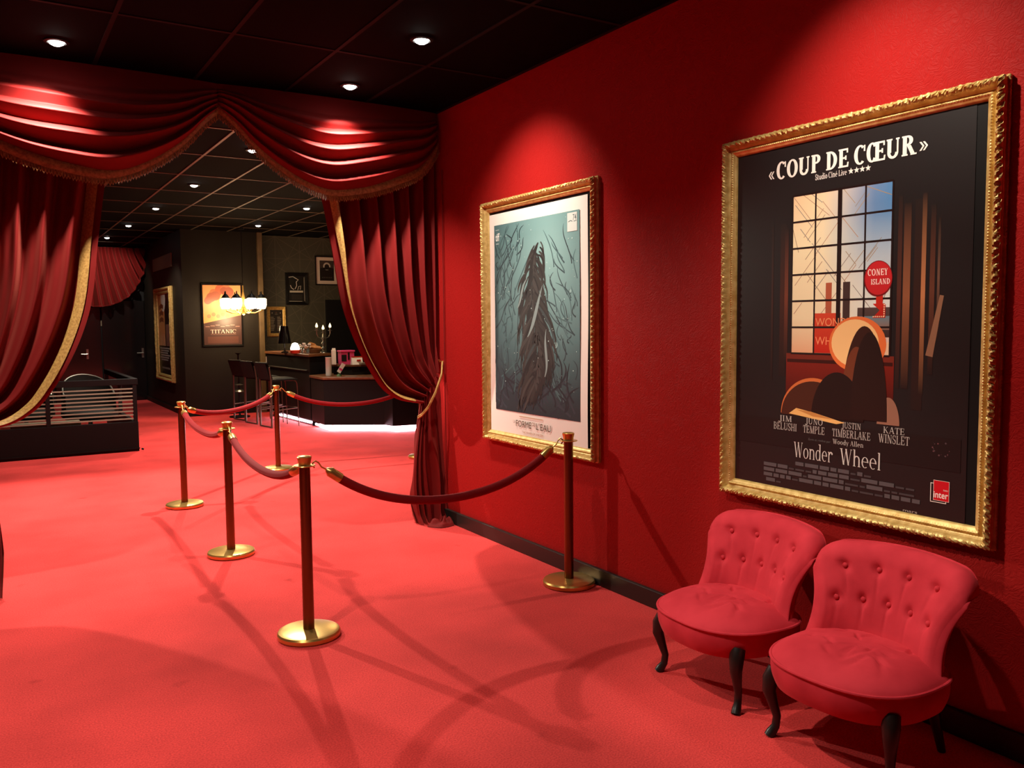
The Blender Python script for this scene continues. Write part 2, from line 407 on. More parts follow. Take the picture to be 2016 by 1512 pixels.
# ------------------------------------------------------------------ curtains
XM, YC = 1.40, 5.96          # middle of the opening, plane of the curtains
def smooth_interp(xs, ys, x):
    """monotone-ish cubic through the points"""
    xs = np.array(xs, float); ys = np.array(ys, float)
    m = np.gradient(ys, xs); i = int(np.clip(np.searchsorted(xs, x)-1, 0, len(xs)-2))
    h = xs[i+1]-xs[i]; t = (x-xs[i])/h
    return float((2*t**3-3*t**2+1)*ys[i]+(t**3-2*t**2+t)*h*m[i]+(-2*t**3+3*t**2)*ys[i+1]+(t**3-t**2)*h*m[i+1])
SU = [0, .06, .13, .26, .43, .57, .76, .92, 1.0]
SZ = [3.02, 2.93, 2.80, 2.63, 2.515, 2.535, 2.63, 2.78, 2.945]
def swag(sgn, label, seed):
    W_ = 1.655
    rnd = random.Random(seed)
    ph = [rnd.uniform(0, 6) for _ in range(4)]
    def B(u): return smooth_interp(SU, SZ, u)
    def surf(u, v):
        x = XM+sgn*W_*u
        bz = B(u); env = max(0, math.sin(PI*min(1, max(0, u))))**.55
        z = CEIL-.004-(CEIL-.004-bz)*(v**1.0)
        flat = .2
        f = 0
        if v > flat:
            q = (v-flat)/(1-flat)
            k = 5*q**.92+.38*math.sin(2.2*PI*u+ph[0]+2.2*q)*q*(1-q)*2+.10*math.sin(5*u+ph[1])
            fr = k % 1.0
            # ridge: slow rise outwards, quick tuck underneath
            prof = math.sin(PI/2*fr/.30) if fr < .30 else max(0, 1-((fr-.30)/.70))**1.15
            f = prof*(.070+.018*math.sin(3*q+ph[2]))*(.30+.70*env)*min(1, q*6+.15)
            z -= .012*prof*env
        belly = .05+.15*env*math.sin(PI*min(1, v*.82))**1.1-.02*env*v
        y = YC+.02-belly-f+.05*(1-env)
        return Vector((x, y, z))
    t = thing('valance_swag', label, 'curtain', (XM+sgn*W_/2, YC, CEIL), 0, 'red velvet swags over the opening')
    off = t.location
    b = MB()
    nu, nv = 90, 120
    b.grid(lambda u, v: surf(u, v), nu, nv)
    # lining set a little behind so the cloth has thickness
    b.grid(lambda u, v: Vector((XM+sgn*W_*u, YC+.05-.04*math.sin(PI*u)*v, CEIL-.004-(CEIL-B(u)-.01)*v)), 40, 12)
    b.build('swag_cloth', M['velvet'], t, off, edge=180)
    # fringe: ribbon band then a row of looped tassels
    b = MB()
    def edge(u): return surf(u, .9999)
    def band(u, v):
        p = edge(u); s = 1.0
        q = v*2
        return Vector((p.x, p.y-.014-.010*math.sin(PI*v), p.z+.035-.062*v))
    b.grid(band, 90, 6)
    fr = b.build('fringe_band', M['fringe'], t, off, edge=180)
    b = MB()
    n = 96
    for i in range(n):
        u = (i+.5)/n; p = edge(u)
        L = .036+.004*math.sin(i*2.1)
        c = Vector((p.x, p.y-.014, p.z-.026))
        b.tube([c+Vector((-.0035, 0, .004)), c+Vector((-.006, -.002, -L*.6)), c+Vector((0, -.001, -L)), c+Vector((.006, -.002, -L*.6)), c+Vector((.0035, 0, .004))], [.0028, .0045, .005, .0045, .0028], 5, False)
    b.build('tassel_row', M['fringe'], fr, (0, 0, 0)).location = -off
    return t
swag(1, 'red velvet swag with gold fringe on the right, meeting the poster wall', 3)
swag(-1, 'red velvet swag with gold fringe on the left, cut by the photo edge', 5)

LS = [(2.03, 2.96), (2.11, 2.50), (2.165, 2.15), (2.255, 1.62), (2.34, 1.40), (2.45, 1.20), (2.56, 1.06), (2.68, .985), (2.78, .96), (2.865, .945)]
def polyline(pts):
    d = [0]
    for a, b_ in zip(pts, pts[1:]): d.append(d[-1]+math.dist(a, b_))
    d = [q/d[-1] for q in d]
    xs = [p[0] for p in pts]; zs = [p[1] for p in pts]
    return lambda v: (smooth_interp(d, xs, v), smooth_interp(d, zs, v))
def drape(sgn, label, seed, fwd=0.0):
    t = thing('drape', label, 'curtain', (XM+sgn*1.5, YC, 0), 0, 'tied-back red velvet drapes')
    off = t.location
    Lf = polyline(LS)
    rnd = random.Random(seed); ph = rnd.uniform(0, 6)
    mx = lambda x: XM+sgn*(x-XM)
    def strand(u, v):
        lx, lz = Lf(v)
        rx, rz = 3.058-.03*v, 2.96-(2.96-1.19)*v
        w_ = u**.72
        # sag of inner strands towards the left strand near the tie
        x = lx+(rx-lx)*w_; z = lz+(rz-lz)*w_
        return x, z
    def up(u, v):
        x, z = strand(u, v)
        g = 1-.45*max(0, (v-.55)/.45)**2
        k = 6.5*u**.85+.25*math.sin(3*v+ph)*(1-u)
        a = (.060-.02*u)*g
        s = math.sin(2*PI*k+ph)
        y = YC+.055-a*(s+.35*math.sin(4*PI*k+1.3*ph+2*v))-.05*math.sin(PI*v)*(1-u)
        if u < .04: y -= .012
        if u > .965: y += .12*(u-.965)/.035
        if v > .88: y -= .05*((v-.88)/.12)
        return Vector((mx(x), y, z))
    def low(u, v):
        x0 = 2.865+(3.025-2.865)*u; z0 = .945+(1.19-.945)*u
        x1 = 2.79+(3.05-2.79)*u
        e = v**1.15
        z = z0*(1-v)+.006
        x = x0+(x1-x0)*min(1, e*1.4)-.03*math.sin(PI*v)*(1-u)
        k = 5*u+.55*math.sin(5.3*u+ph)+.35*math.sin(4*v+ph+3*u)
        a = .016+.034*v
        y = YC+.0-a*(math.sin(2*PI*k+ph)+.3*math.sin(5*PI*k))-.03*v+fwd*v*v*(1-u*.3)
        if v > .93: # a little cloth pools on the carpet
            y -= .05*((v-.93)/.07)*(.5+.5*math.sin(9*u))
        return Vector((mx(x), y, z))
    b = MB(); b.grid(up, 150, 90); b.grid(lambda u, v: up(u, v)+Vector((0, .012, 0)), 60, 40)
    b.grid(low, 110, 60)
    b.build('drape_cloth', M['velvet'], t, off, edge=180)
    # pooled hem on the floor
    b = MB()
    def hem(u, v):
        a = 2*PI*u; r = v
        px = mx(2.955)+sgn*.0+.115*r*math.cos(a)*(1+.12*math.sin(3*a+ph)); py = YC-.17+fwd+.085*r*math.sin(a)*(1+.15*math.sin(2*a))
        z = .004+.055*(1-r**2.5)*(1+.45*math.sin(4*a+5*r+ph))*(.75+.25*math.cos(11*r+2*a))
        px = min(px, 3.03) if sgn > 0 else px
        return Vector((px, py, max(.003, z)))
    b.grid(hem, 40, 16, wu=True)
    b.build('hem', M['velvet'], t, off, edge=180)
    # ribbon down the leading edge, a few millimetres in from it
    b = MB()
    def rib(u, v):
        p = up(.012+.030*u, v*.965)
        return p+Vector((0, -.016, 0))
    b.grid(rib, 4, 110)
    b.build('gold_ribbon', M['goldtrim'], t, off, edge=180)
    # tie-back cord and its wall hook
    b = MB()
    hook = Vector((mx(3.05), YC-.02, 1.27))
    pts = [hook, Vector((mx(3.0), YC-.10, 1.18)), Vector((mx(2.93), YC-.135, 1.05)), Vector((mx(2.87), YC-.12, .93)), Vector((mx(2.845), YC-.06, .87)), Vector((mx(2.84), YC+.0, .845))]
    for o2 in (0, .013): b.tube([p+Vector((0, -.004, -o2)) for p in pts], .0075, 8)
    b.build('tieback_cord', M['goldtrim'], t, off)
    b = MB(); b.tube([Vector((mx(3.06), YC-.02, 1.27)), Vector((mx(3.02), YC-.03, 1.27)), Vector((mx(3.015), YC-.03, 1.285))], .006, 8); b.build('tieback_hook', M['brass'], t, off)
    # piping at the wall side
    b = MB(); b.tube([Vector((mx(3.045), YC-.07, 2.75-.2*i)) for i in range(14)], .004, 6); b.build('edge_piping', M['velvet'], t, off)
    return t
drape(1, 'red velvet drape tied back beside the poster wall, tail pooling on carpet', 2)
drape(-1, 'red velvet drape on the left, swept out of the photo above black partition', 8, -.30)

# small gathered swag above the black end doors
t = thing('back_curtain', 'small gathered red curtain hanging above the black doors at the far end', 'curtain', (2.2, 19.0, CEIL))
b = MB()
def bc(u, v):
    xt = 1.35+1.62*u; zt = CEIL-.03
    # strands sweep down and to the left
    low = polyline([(1.0, 2.62), (1.3, 2.2), (1.7, 2.0), (2.15, 1.99), (2.55, 2.2), (2.8, 2.6), (2.97, CEIL-.05)])
    lx, lz = low(.15+.85*u)
    e = v
    x = xt+(lx-xt)*e**1.6; z = zt+(lz-zt)*e
    k = 13*u
    y = 19.0-.12*math.sin(2*PI*k)*(.35+.65*v)-.12*math.sin(PI*v)*.6
    return Vector((x, y, z))
b.grid(bc, 180, 30); b.build('curtain_cloth', M['velvet'], t, t.location, edge=180)
b = MB(); b.tube([bc(i/60, 1.0)+Vector((0, -.03, 0)) for i in range(61)], .014, 6); b.build('hem_cord', M['velvet'], t, t.location)

# ------------------------------------------------------------------ queue posts and ropes
def make_post(label, x, y):
    t = thing('queue_post', label, 'post', (x, y, 0), 0, 'brass queue posts')
    b = MB(); b.lathe([(1e-4, 0), (.150, 0), (.156, .006), (.157, .024), (.151, .033), (.135, .038), (.030, .041), (1e-4, .041)], 56); b.build('base', M['brass'], t, edge=30)
    b = MB(); b.lathe([(.0278, .041), (.0278, .872)], 28); b.build('pole', M['brasspole'], t)
    b = MB(); b.lathe([(1e-4, .876), (.030, .876), (.030, .880), (.032, .892), (.036, .908), (.0365, .914), (.031, .919), (1e-4, .921)], 32); b.build('cap', M['brass'], t)
    b = MB(); b.lathe([(.028, .868), (.052, .868), (.054, .871), (.052, .874), (.028, .874)], 32)
    b.build('ring_plate', M['brass'], t)
    return t
P1, P2, P3, P4, PR, P6 = (1.318, 4.084), (1.36, 5.852), (1.402, 7.664), (2.625, 9.025), (2.905, 4.04), (4.27, 8.88)
posts = [('nearest brass queue post, alone in the middle of the carpet', P1), ('brass queue post second from the viewer in the receding row', P2),
 ('brass queue post third in the row, nearest the black slatted partition', P3), ('brass queue post standing in front of the black bar stools', P4),
 ('brass queue post against the right wall, before the white-bordered poster', PR), ('brass queue post hidden behind the right drape, only base edge showing', P6)]
p0 = make_post(posts[0][0], *P1)
for lb, (x, y) in posts[1:]: dup(p0, (x, y, 0), 0, lb)
def rope(label, A, B, low):
    A = Vector((*A, 0)); B = Vector((*B, 0)); d = (B-A); L = d.length; d.normalize()
    t = thing('barrier_rope', label, 'rope', (A+B)/2+Vector((0, 0, low)), 0, 'red velvet barrier ropes')
    off = t.location
    a0 = A+d*.115; b0 = B-d*.115; zt = .838
    pts = []
    for i in range(41):
        q = i/40; p = a0+(b0-a0)*q; s = abs(2*q-1)
        p.z = low+(zt-low)*(.75*s**2+.25*s**4); pts.append(p)
    b = MB(); b.tube(pts[2:-2], .0235, 16); b.build('velvet_rope', M['rope'], t, off)
    for P, D, e in ((A, d, pts[:4]), (B, -d, pts[::-1][:4])):
        b = MB(); e0 = e[0]; dr = (e[3]-e[0]).normalized()
        b.tube([e0-dr*.006, e0, e0+dr*.012, e0+dr*.02, e0+dr*.085], [.006, .013, .021, .0258, .0258], 16)
        b.build('end_sleeve', M['brass'], t, off)
        b = MB()
        s = P+D*.047; s.z = .871
        up = Vector((0, 0, 1))
        b.tube([s+D*.004-up*.016, s-D*.006-up*.004, s-D*.004+up*.010, s+D*.010+up*.018, s+D*.026+up*.006, s+D*.040-up*.016, e0-dr*.004], .0042, 8)
        b.build('hook', M['brass'], t, off)
    return t
rope('dark red rope from nearest brass post to the post at right wall', P1, PR, .613)
rope('red rope between the nearest and second brass posts', P2, P1, .722)
rope('red rope between the second and third brass posts', P3, P2, .755)
rope('red rope from the third brass post to the post before bar stools', P3, P4, .745)
rope('red rope running behind the right drape, in front of black counter', P4, P6, .672)

# ------------------------------------------------------------------ slipper chairs
def make_chair(label):
    t = thing('slipper_chair', label, 'chair', (0, 0, 0), 0, 'tufted red slipper chairs')
    def plan(a, s=1.0):
        c, n = math.cos(a), math.sin(a)          # front is -x
        e = .78
        rx = .30 if c < 0 else .21
        x = (abs(c)**e)*math.copysign(1, c)*rx; y = (abs(n)**e)*math.copysign(1, n)*.292
        return Vector((x*s, y*s, 0))
    rnd = random.Random(4)
    wr = [(rnd.uniform(-.16, .10), rnd.uniform(-.18, .18), rnd.uniform(0, PI), rnd.uniform(.02, .06)) for _ in range(24)]
    def seat(u, v):
        p = plan(2*PI*u, v)
        h = .326+.068*(1-v**3.2)**.75
        for wx, wy, wa, wl in wr:
            dx, dy = p.x-wx, p.y-wy
            al = dx*math.cos(wa)+dy*math.sin(wa); ac = -dx*math.sin(wa)+dy*math.cos(wa)
            h -= .009*math.exp(-(al/wl)**2-(ac/.0075)**2)
        p.z = h
        return p
    b = MB(); b.grid(seat, 96, 40, wu=True)
    se = b.build('seat_cushion', M['chair'], t, edge=180)
    b = MB(); b.tube([plan(2*PI*i/80, 1.006)+Vector((0, 0, .325)) for i in range(80)], .0065, 8, closed=True); b.build('piping', M['chair'], se)
    b = MB()
    def apron(u, v):
        s = .995-.05*v**2+.02*math.sin(PI*v); p = plan(2*PI*u, s); p.z = .326-.106*v; return p
    b.grid(apron, 72, 8, wu=True)
    b.add([plan(2*PI*i/72, .945)+Vector((0, 0, .220)) for i in range(72)], [tuple(range(72))], True)
    b.build('seat_apron', M['chair'], t, edge=60)
    # backrest
    def cen(s, q):
        q = max(0, q)
        w_ = .268-.030*math.sin(PI*min(1, q*1.25))+.052*q**1.6
        y = s*w_
        bend = .125-.02*q
        x = .155+.115*q**1.1-bend*abs(s)**2.0
        z = .30+.395*q-.018*(s*s)*q
        e_ = max(0, (abs(s)-.72)/.28); z -= .055*e_**2.2*q**3; y -= math.copysign(.018, s)*e_**3*q**4
        # top rolls over backwards, strongest towards the outer corners
        if q > .82:
            k = (q-.82)/.18; x += (.03+.03*abs(s)**2)*k**2; z -= (.018)*k**2
        return Vector((x, y, z))
    btn = [(s, .76) for s in (-.66, -.22, .22, .66)]+[(s, .47) for s in (-.78, -.42, 0, .42, .78)]
    def nrm(s, q):
        e = .01
        d1 = cen(s+e, q)-cen(s-e, q); d2 = cen(s, q+e)-cen(s, q-e)
        n = d2.cross(d1); n.normalize()
        return n if n.x < 0 else -n
    def thick(s, q):
        ed = max(0, 1-abs(s))**.5
        return .036*min(1, (ed*2.2)+.35)*(1-.6*max(0, (abs(s)-.72)/.28)**2*max(0, q)**3)*(1 if q < .9 else max(.25, 1-((q-.9)/.1)**2*.75))
    def front(u, v):
        s = 2*u-1; q = v
        d = thick(s, q)+.012*(1-s*s)
        for bs, bq in btn:
            r2 = ((s-bs)*.29)**2+((q-bq)*.39)**2
            d -= .017*math.exp(-r2/(.020**2))
            # pleats run down from each button
            if q < bq: d -= .004*math.exp(-((s-bs)*.29/.007)**2)*math.exp(-((bq-q)*.39/.10)**2)
        return cen(s, q)+nrm(s, q)*d
    def back(u, v):
        s = 1-2*u; return cen(s, v)-nrm(s, v)*thick(s, v)*1.0
    b = MB(); nu, nv = 90, 60
    b.grid(front, nu, nv); b.grid(back, nu, nv)
    # stitch rim: sides and top
    b.grid(lambda u, v: front(1, u)*(1-v)+back(0, u)*v+(nrm(1, u).cross(Vector((0, 0, 1)))*0+Vector((0, .016*(1-.75*u**4)*math.sin(PI*v), 0))), nv, 8)
    b.grid(lambda u, v: front(0, 1-u)*(1-v)+back(1, 1-u)*v+Vector((0, -.016*(1-.75*(1-u)**4)*math.sin(PI*v), 0)), nv, 8)
    b.grid(lambda u, v: front(u, 1)*(1-v)+back(1-u, 1)*v+Vector((0, 0, .016*math.sin(PI*v))), nu, 8)
    bk = b.build('backrest', M['chair'], t, weld=True, edge=75)
    for bs, bq in btn:
        n = nrm(bs, bq); c = cen(bs, bq)+n*(thick(bs, bq)+.012*(1-bs*bs)-.014)
        b = MB(); b.ball(c, .0115, 12, 8, (.7, 1, 1)); b.build('button', M['chair'], bk)
    # legs: cabriole in front, raked at the rear
    for sy in (-1, 1):
        y = sy*.232; dx = -1; dy = sy*.55
        b = MB(); pts = []; rs = []
        for q, o, r in ((0, 0, .030), (.12, .018, .030), (.3, .022, .025), (.5, .008, .019), (.7, -.006, .0155), (.85, -.002, .0155), (.94, .012, .019), (1, .020, .020)):
            pts.append(Vector((-.19+dx*o, y+dy*o, .255*(1-q)+.0))); rs.append(r)
        pts[0].z = .26; b.tube(pts, rs, 14); b.build('leg', M['darkwood'], t)
        b = MB(); b.tube([Vector((.13, sy*.19, .25)), Vector((.16, sy*.195, .12)), Vector((.20, sy*.20, 0))], [.024, .019, .014], 12); b.build('leg', M['darkwood'], t)
    return t
c1 = make_chair('tufted red velvet slipper chair on the left, farther from the viewer')
c2 = dup(c1, (2.675, 1.885, 0), math.radians(3), 'tufted red velvet slipper chair on the right, nearest the viewer')
c1.location = (2.70, 2.54, 0); c1.rotation_euler = (0, 0, math.radians(-3))

# ------------------------------------------------------------------ ornate gilt frames
def frame_mesh(b, W, H, mw=.074, step=.004, fine=True, depth=.05):
    """a right, b up, n out; outer lower left corner at 0,0"""
    k = depth/.05; q = mw/.074
    prof = [(0, 0, 0), (0, .010, 0), (.0005, .0125, 1), (-.001, .016, 1), (.0005, .0195, 1), (.002, .021, 0), (.006, .024, 0), (.0075, .031, 0), (.0045, .040, 2), (.0045, .046, 2), (.010, .053, 3), (.016, .0575, 3), (.022, .0565, 3), (.027, .050, 3), (.030, .038, 0), (.034, .028, 0), (.042, .024, 0), (.048, .0285, 0),
            (.050, .033, 4), (.053, .0345, 4), (.056, .033, 4), (.058, .030, 0), (.065, .027, 0), (.070, .024, 0), (.074, .016, 0), (.074, .004, 0)]
    def side(org, dx, dy, L):
        n = max(4, int(L/step))
        def fn(u, v):
            j = int(round(v*(len(prof)-1))); d, h, kind = prof[j]; d *= q; h *= k
            l = d+u*(L-2*d)
            if fine:
                if kind == 1: d -= .0035*abs(math.sin(PI*l/.0125)); h += 0
                elif kind == 2: d -= .0032*abs(math.sin(PI*l/.030))*(.6+.4*math.sin(PI*l/.060)); h += .002*math.sin(2*PI*l/.030)
                elif kind == 3: h += .0035*math.sin(2*PI*l/.030+d*260)+.0025*math.sin(2*PI*l/.0133-d*420)+.0015*math.sin(2*PI*l/.0081+d*700)
                elif kind == 4: h += .0022*math.sin(2*PI*l/.011)
            nx, ny = -dy, dx           # inward
            return Vector((org[0]+dx*l+nx*d, org[1]+dy*l+ny*d, h))
        b.grid(fn, n, len(prof)-1)
    side((0, 0), 1, 0, W); side((W, 0), 0, 1, H); side((W, H), -1, 0, W); side((0, H), 0, -1, H)
def mapper(kind, P):
    """(a,b,n) -> world.  'x': on a wall facing -X, a = -Y.  'y': on a wall facing -Y, a = X"""
    if kind == 'x': return lambda p: Vector((P[0]-p[2], P[1]-p[0], P[2]+p[1]))
    return lambda p: Vector((P[0]+p[0], P[1]-p[2], P[2]+p[1]))
def mapped(b, fn): b.v = [tuple(fn(p)) for p in b.v]; return b

# ------------------------------------------------------------------ lettering
def bfont(txt, bold=0.0, shear=0.0):
    cu = bpy.data.curves.new('txt', 'FONT'); cu.body = txt; cu.offset = bold; cu.shear = shear; cu.resolution_u = 3
    ob = bpy.data.objects.new('txt', cu); COL.objects.link(ob)
    dg = bpy.context.evaluated_depsgraph_get()
    me = bpy.data.meshes.new_from_object(ob.evaluated_get(dg))
    out = [[(me.vertices[i].co.x, me.vertices[i].co.y) for i in p.vertices] for p in me.polygons]
    bpy.data.objects.remove(ob); bpy.data.curves.remove(cu); bpy.data.meshes.remove(me)
    return out
def serif(txt, S=.15, H=.055, sl=.075, st=.05, gap=.09):
    """roman capitals and small letters drawn from stems, bowls and serifs; cap height 1, x height .66"""
    out = []
    def rc(x0, y0, x1, y1): out.append([(x0, y0), (x1, y0), (x1, y1), (x0, y1)])
    def ln(x0, y0, x1, y1, w_): out.append([(x0-w_/2, y0), (x0+w_/2, y0), (x1+w_/2, y1), (x1-w_/2, y1)])
    def arc(cx, cy, rx, ry, a0, a1, wh, wv, n=18):
        for i in range(n):
            t0 = math.radians(a0+(a1-a0)*i/n); t1 = math.radians(a0+(a1-a0)*(i+1)/n)
            out.append([(cx+rx*math.cos(t0), cy+ry*math.sin(t0)), (cx+rx*math.cos(t1), cy+ry*math.sin(t1)),
                        (cx+(rx-wh)*math.cos(t1), cy+(ry-wv)*math.sin(t1)), (cx+(rx-wh)*math.cos(t0), cy+(ry-wv)*math.sin(t0))])
    def sf(x, y, w_=None):
        w_ = S if w_ is None else w_
        y0 = y if y < .5 else y-st
        rc(x-w_/2-sl, y0, x+w_/2+sl, y0+st)
    def stem(x, y0=0, y1=1, bot=True, top=True):
        rc(x-S/2, y0, x+S/2, y1)
        if bot: rc(x-S/2-sl, y0, x+S/2+sl, y0+st)
        if top: rc(x-S/2-sl, y1-st, x+S/2+sl, y1)
    X = 0; s2 = S/2
    for ch in txt:
        k = len(out); wd = .3; x0 = sl+s2
        if ch == ' ': X += .30; continue
        elif ch == 'I': stem(x0); wd = 2*x0
        elif ch == 'J': rc(x0+.12-s2, .0, x0+.12+s2, 1); sf(x0+.12, 1); arc(x0-.03, .0, .15+s2, .22, 180, 360, S, H+.03); wd = x0*2+.12
        elif ch == 'L': stem(x0); rc(x0, 0, x0+.46, H); ln(x0+.44, 0, x0+.47, .28, H); wd = x0+.50
        elif ch in 'EFŒ':
            o = 0
            if ch == 'Œ': arc(.36, .5, .36, .52, 40, 320, S, H); o = .50; 
            stem(x0+o, top=True); rc(x0+o, 1-H, x0+o+.44, 1)
            if ch != 'F': rc(x0+o, 0, x0+o+.46, H); ln(x0+o+.44, 0, x0+o+.47, .26, H)
            rc(x0+o, .5-H/2, x0+o+.32, .5+H/2); ln(x0+o+.32, .38, x0+o+.32, .62, H); ln(x0+o+.42, .76, x0+o+.42, 1, H); wd = x0+o+.50
        elif ch == 'H': stem(x0); stem(x0+.50); rc(x0, .5-H/2, x0+.5, .5+H/2); wd = 2*x0+.5
        elif ch == 'T': x0 = .33; stem(x0, top=False); rc(.0, 1-H, .66, 1); ln(.02, .74, .0+.03, 1, H); ln(.64, .74, .63, 1, H); wd = .66
        elif ch == 'U': stem(x0, .3, 1, False); rc(x0+.50-H/2, .3, x0+.50+H/2, 1); sf(x0+.5, 1, H); arc(x0+.25-s2/2+H/4, .3, .25+s2/2+H/4, .32, 180, 360, S*.8, H+.03); wd = 2*x0+.5
        elif ch == 'D': stem(x0); arc(x0+.08, .5, .50, .5, -90, 90, S, H); rc(x0, 0, x0+.1, H); rc(x0, 1-H, x0+.1, 1); wd = x0+.60
        elif ch in 'PRB':
            stem(x0); arc(x0+.16, .745, .32, .255, -90, 90, S*.95, H); rc(x0, 1-H, x0+.18, 1); rc(x0, .49, x0+.18, .49+H)
            if ch == 'R': ln(x0+.24, .50, x0+.50, 0, S); sf(x0+.52, 0); wd = x0+.66
            elif ch == 'B': arc(x0+.18, .27, .35, .27, -90, 90, S*.95, H); rc(x0, 0, x0+.2, H); wd = x0+.56
            else: wd = x0+.52
        elif ch == 'C': arc(.40, .5, .40, .52, 48, 312, S, H); ln(.68, .66, .68, .98, H); wd = .74
        elif ch == 'O': arc(.42, .5, .42, .52, 0, 360, S, H, 36); wd = .84
        elif ch == 'S':
            arc(.28, .74, .27, .28, 30, 240, S*.85, H); arc(.28, .27, .28, .29, -150, 60, S*.85, H)
            out.append([(.09, .62), (.20, .50), (.47, .36), (.36, .50)]); out.append([(.07, .66), (.22, .58), (.50, .34), (.42, .30)])
            ln(.50, .70, .50, .98, H); ln(.05, .04, .05, .34, H); wd = .57
        elif ch == 'A': ln(.06, 0, .36, 1, H); ln(.66, 0, .38, 1, S); rc(.16, .32, .56, .32+H); sf(.06, 0, H); sf(.66, 0); wd = .76
        elif ch == 'M': ln(x0, 0, x0, 1, H); ln(x0+.02, 1, x0+.33, 0, S); ln(x0+.66, 1, x0+.33, 0, H); stem(x0+.66); sf(x0, 0, H); sf(x0, 1, H); wd = 2*x0+.66
        elif ch == 'N': rc(x0-H/2, 0, x0+H/2, 1); sf(x0, 0, H); sf(x0, 1, H); ln(x0+.02, 1, x0+.50, 0, S); rc(x0+.52-H/2, 0, x0+.52+H/2, 1); sf(x0+.52, 1, H); wd = 2*x0+.50
        elif ch == 'K': stem(x0); ln(x0+.06, .42, x0+.44, 1, H); ln(x0+.18, .55, x0+.50, 0, S); sf(x0+.44, 1, H); sf(x0+.52, 0); wd = x0+.66
        elif ch == 'W': ln(.10, 1, .33, 0, S); ln(.33, 0, .52, 1, H); ln(.50, 1, .73, 0, S); ln(.73, 0, .94, 1, H); sf(.10, 1); sf(.52, 1, H); sf(.94, 1, H); wd = 1.02
        elif ch == 'Y': ln(.10, 1, .34, .45, S); ln(.58, 1, .34, .45, H); rc(.34-s2, 0, .34+s2, .47); sf(.34, 0); sf(.10, 1); sf(.58, 1, H); wd = .66
        elif ch == 'o': arc(.29, .33, .29, .34, 0, 360, S, H, 30); wd = .58
        elif ch in 'ae' or ch == 'é':
            if ch == 'a':
                arc(.22, .2, .21, .2, 0, 360, S*.9, H); rc(.40-s2, 0, .40+s2, .5); arc(.27, .46, .2, .2, 10, 160, S*.7, H); rc(.4, 0, .50, H); wd = .50
            else:
                arc(.28, .33, .28, .34, 0, 305, S, H); rc(.08, .35, .5, .35+H); wd = .56
                if ch == 'é': ln(.26, .76, .36, .96, S*.7)
        elif ch == 'd': arc(.27, .33, .27, .34, 0, 360, S, H, 26); rc(.48-s2, 0, .48+s2, 1.04); rc(.36-s2, 1.0, .48, 1.04); rc(.48, 0, .48+s2+sl, st); wd = .56+s2
        elif ch == 'l': stem(x0, 0, 1.04, True, False); rc(x0-s2-sl, 1.0, x0, 1.04); wd = 2*x0
        elif ch == 'i': stem(x0, 0, .66, True, False); rc(x0-s2-sl, .62, x0, .66); arc(x0, .88, .09, .09, 0, 360, .088, .088, 10); wd = 2*x0
        elif ch in 'nhr':
            stem(x0, 0, .66 if ch != 'h' else 1.04, True, False); rc(x0-s2-sl, (.62 if ch != 'h' else 1.0), x0, (.66 if ch != 'h' else 1.04))
            if ch == 'r': arc(x0+.20, .44, .19, .24, 40, 170, S*.8, H+.05); arc(x0+.33, .56, .075, .075, 0, 360, .07, .07, 10); wd = x0+.40
            else: arc(x0+.20, .42, .20+s2, .25, 0, 170, S, H+.03); stem(x0+.40-.0, 0, .45, True, False); wd = 2*x0+.40
        elif ch == 'u': rc(x0-s2, .2, x0+s2, .66); rc(x0-s2-sl, .62, x0, .66); arc(x0+.19, .22, .19+s2, .23, 180, 350, S, H+.03); stem(x0+.40, 0, .66, True, False); wd = 2*x0+.40
        elif ch == 't': rc(x0-s2, .12, x0+s2, .86); rc(x0-s2-.1, .62, x0+.2, .66); arc(x0+.1, .14, .1+s2, .15, 180, 330, S, H); wd = x0+.22
        elif ch == 'v' or ch == 'y':
            ln(.08, .66, .28, 0, S); ln(.50, .66, .28 if ch == 'v' else .18, 0 if ch == 'v' else -.28, H); sf(.08, .66); sf(.5, .66, H); wd = .56
        elif ch == 's': arc(.2, .49, .18, .18, 30, 250, S*.8, H); arc(.2, .18, .2, .19, -150, 70, S*.8, H); wd = .4
        elif ch in '«»':
            for o in (0, .22):
                a, c = (0, .2) if ch == '«' else (.2, 0)
                ln(o+c, .12, o+a, .36, S*.62); ln(o+a, .36, o+c, .60, S*.62)
            wd = .46
        else:
            g = bfont(ch)
            for p in g: out.append([(x*.95+.02, y*.95*1.35) for x, y in p])
            wd = max([x for p in g for x, y in p] or [.3])+.08
        for i in range(k, len(out)): out[i] = [(x+X, y) for x, y in out[i]]
        X += wd+gap
    return out
def put(b, polys, a0, a1, y0, cap, col, n, skew=None):
    """fit lettering between a0 and a1 with baseline y0 and cap height cap (None keeps the proportions)"""
    xs = [p[0] for q in polys for p in q]; mn, mx_ = min(xs), max(xs); sx = (a1-a0)/(mx_-mn)
    sy = cap
    for i, q in enumerate(polys):
        q = [(a0+(x-mn)*sx, y0+y*sy) for x, y in q]
        ar = sum(q[j-1][0]*q[j][1]-q[j][0]*q[j-1][1] for j in range(len(q)))
        if ar < 0: q = q[::-1]
        b.poly([(x, y, n+3e-6*i) for x, y in q], col)
def rect(b, a0, b0, a1, b1, n, col, col2=None, div=1):
    """print area; col2 gives the colour of the upper edge"""
    if col2 is None: b.poly([(a0, b0, n), (a1, b0, n), (a1, b1, n), (a0, b1, n)], col)
    else:
        b.add(b.lift([(a0, b0, n), (a1, b0, n), (a1, b1, n), (a0, b1, n)]), [(0, 1, 2, 3)], True, [col, col, col2, col2])
def disc(b, ca, cb, r, n, col, k=28, rb=None):
    b.poly([(ca+r*math.cos(2*PI*i/k), cb+(rb or r)*math.sin(2*PI*i/k), n) for i in range(k)], col)
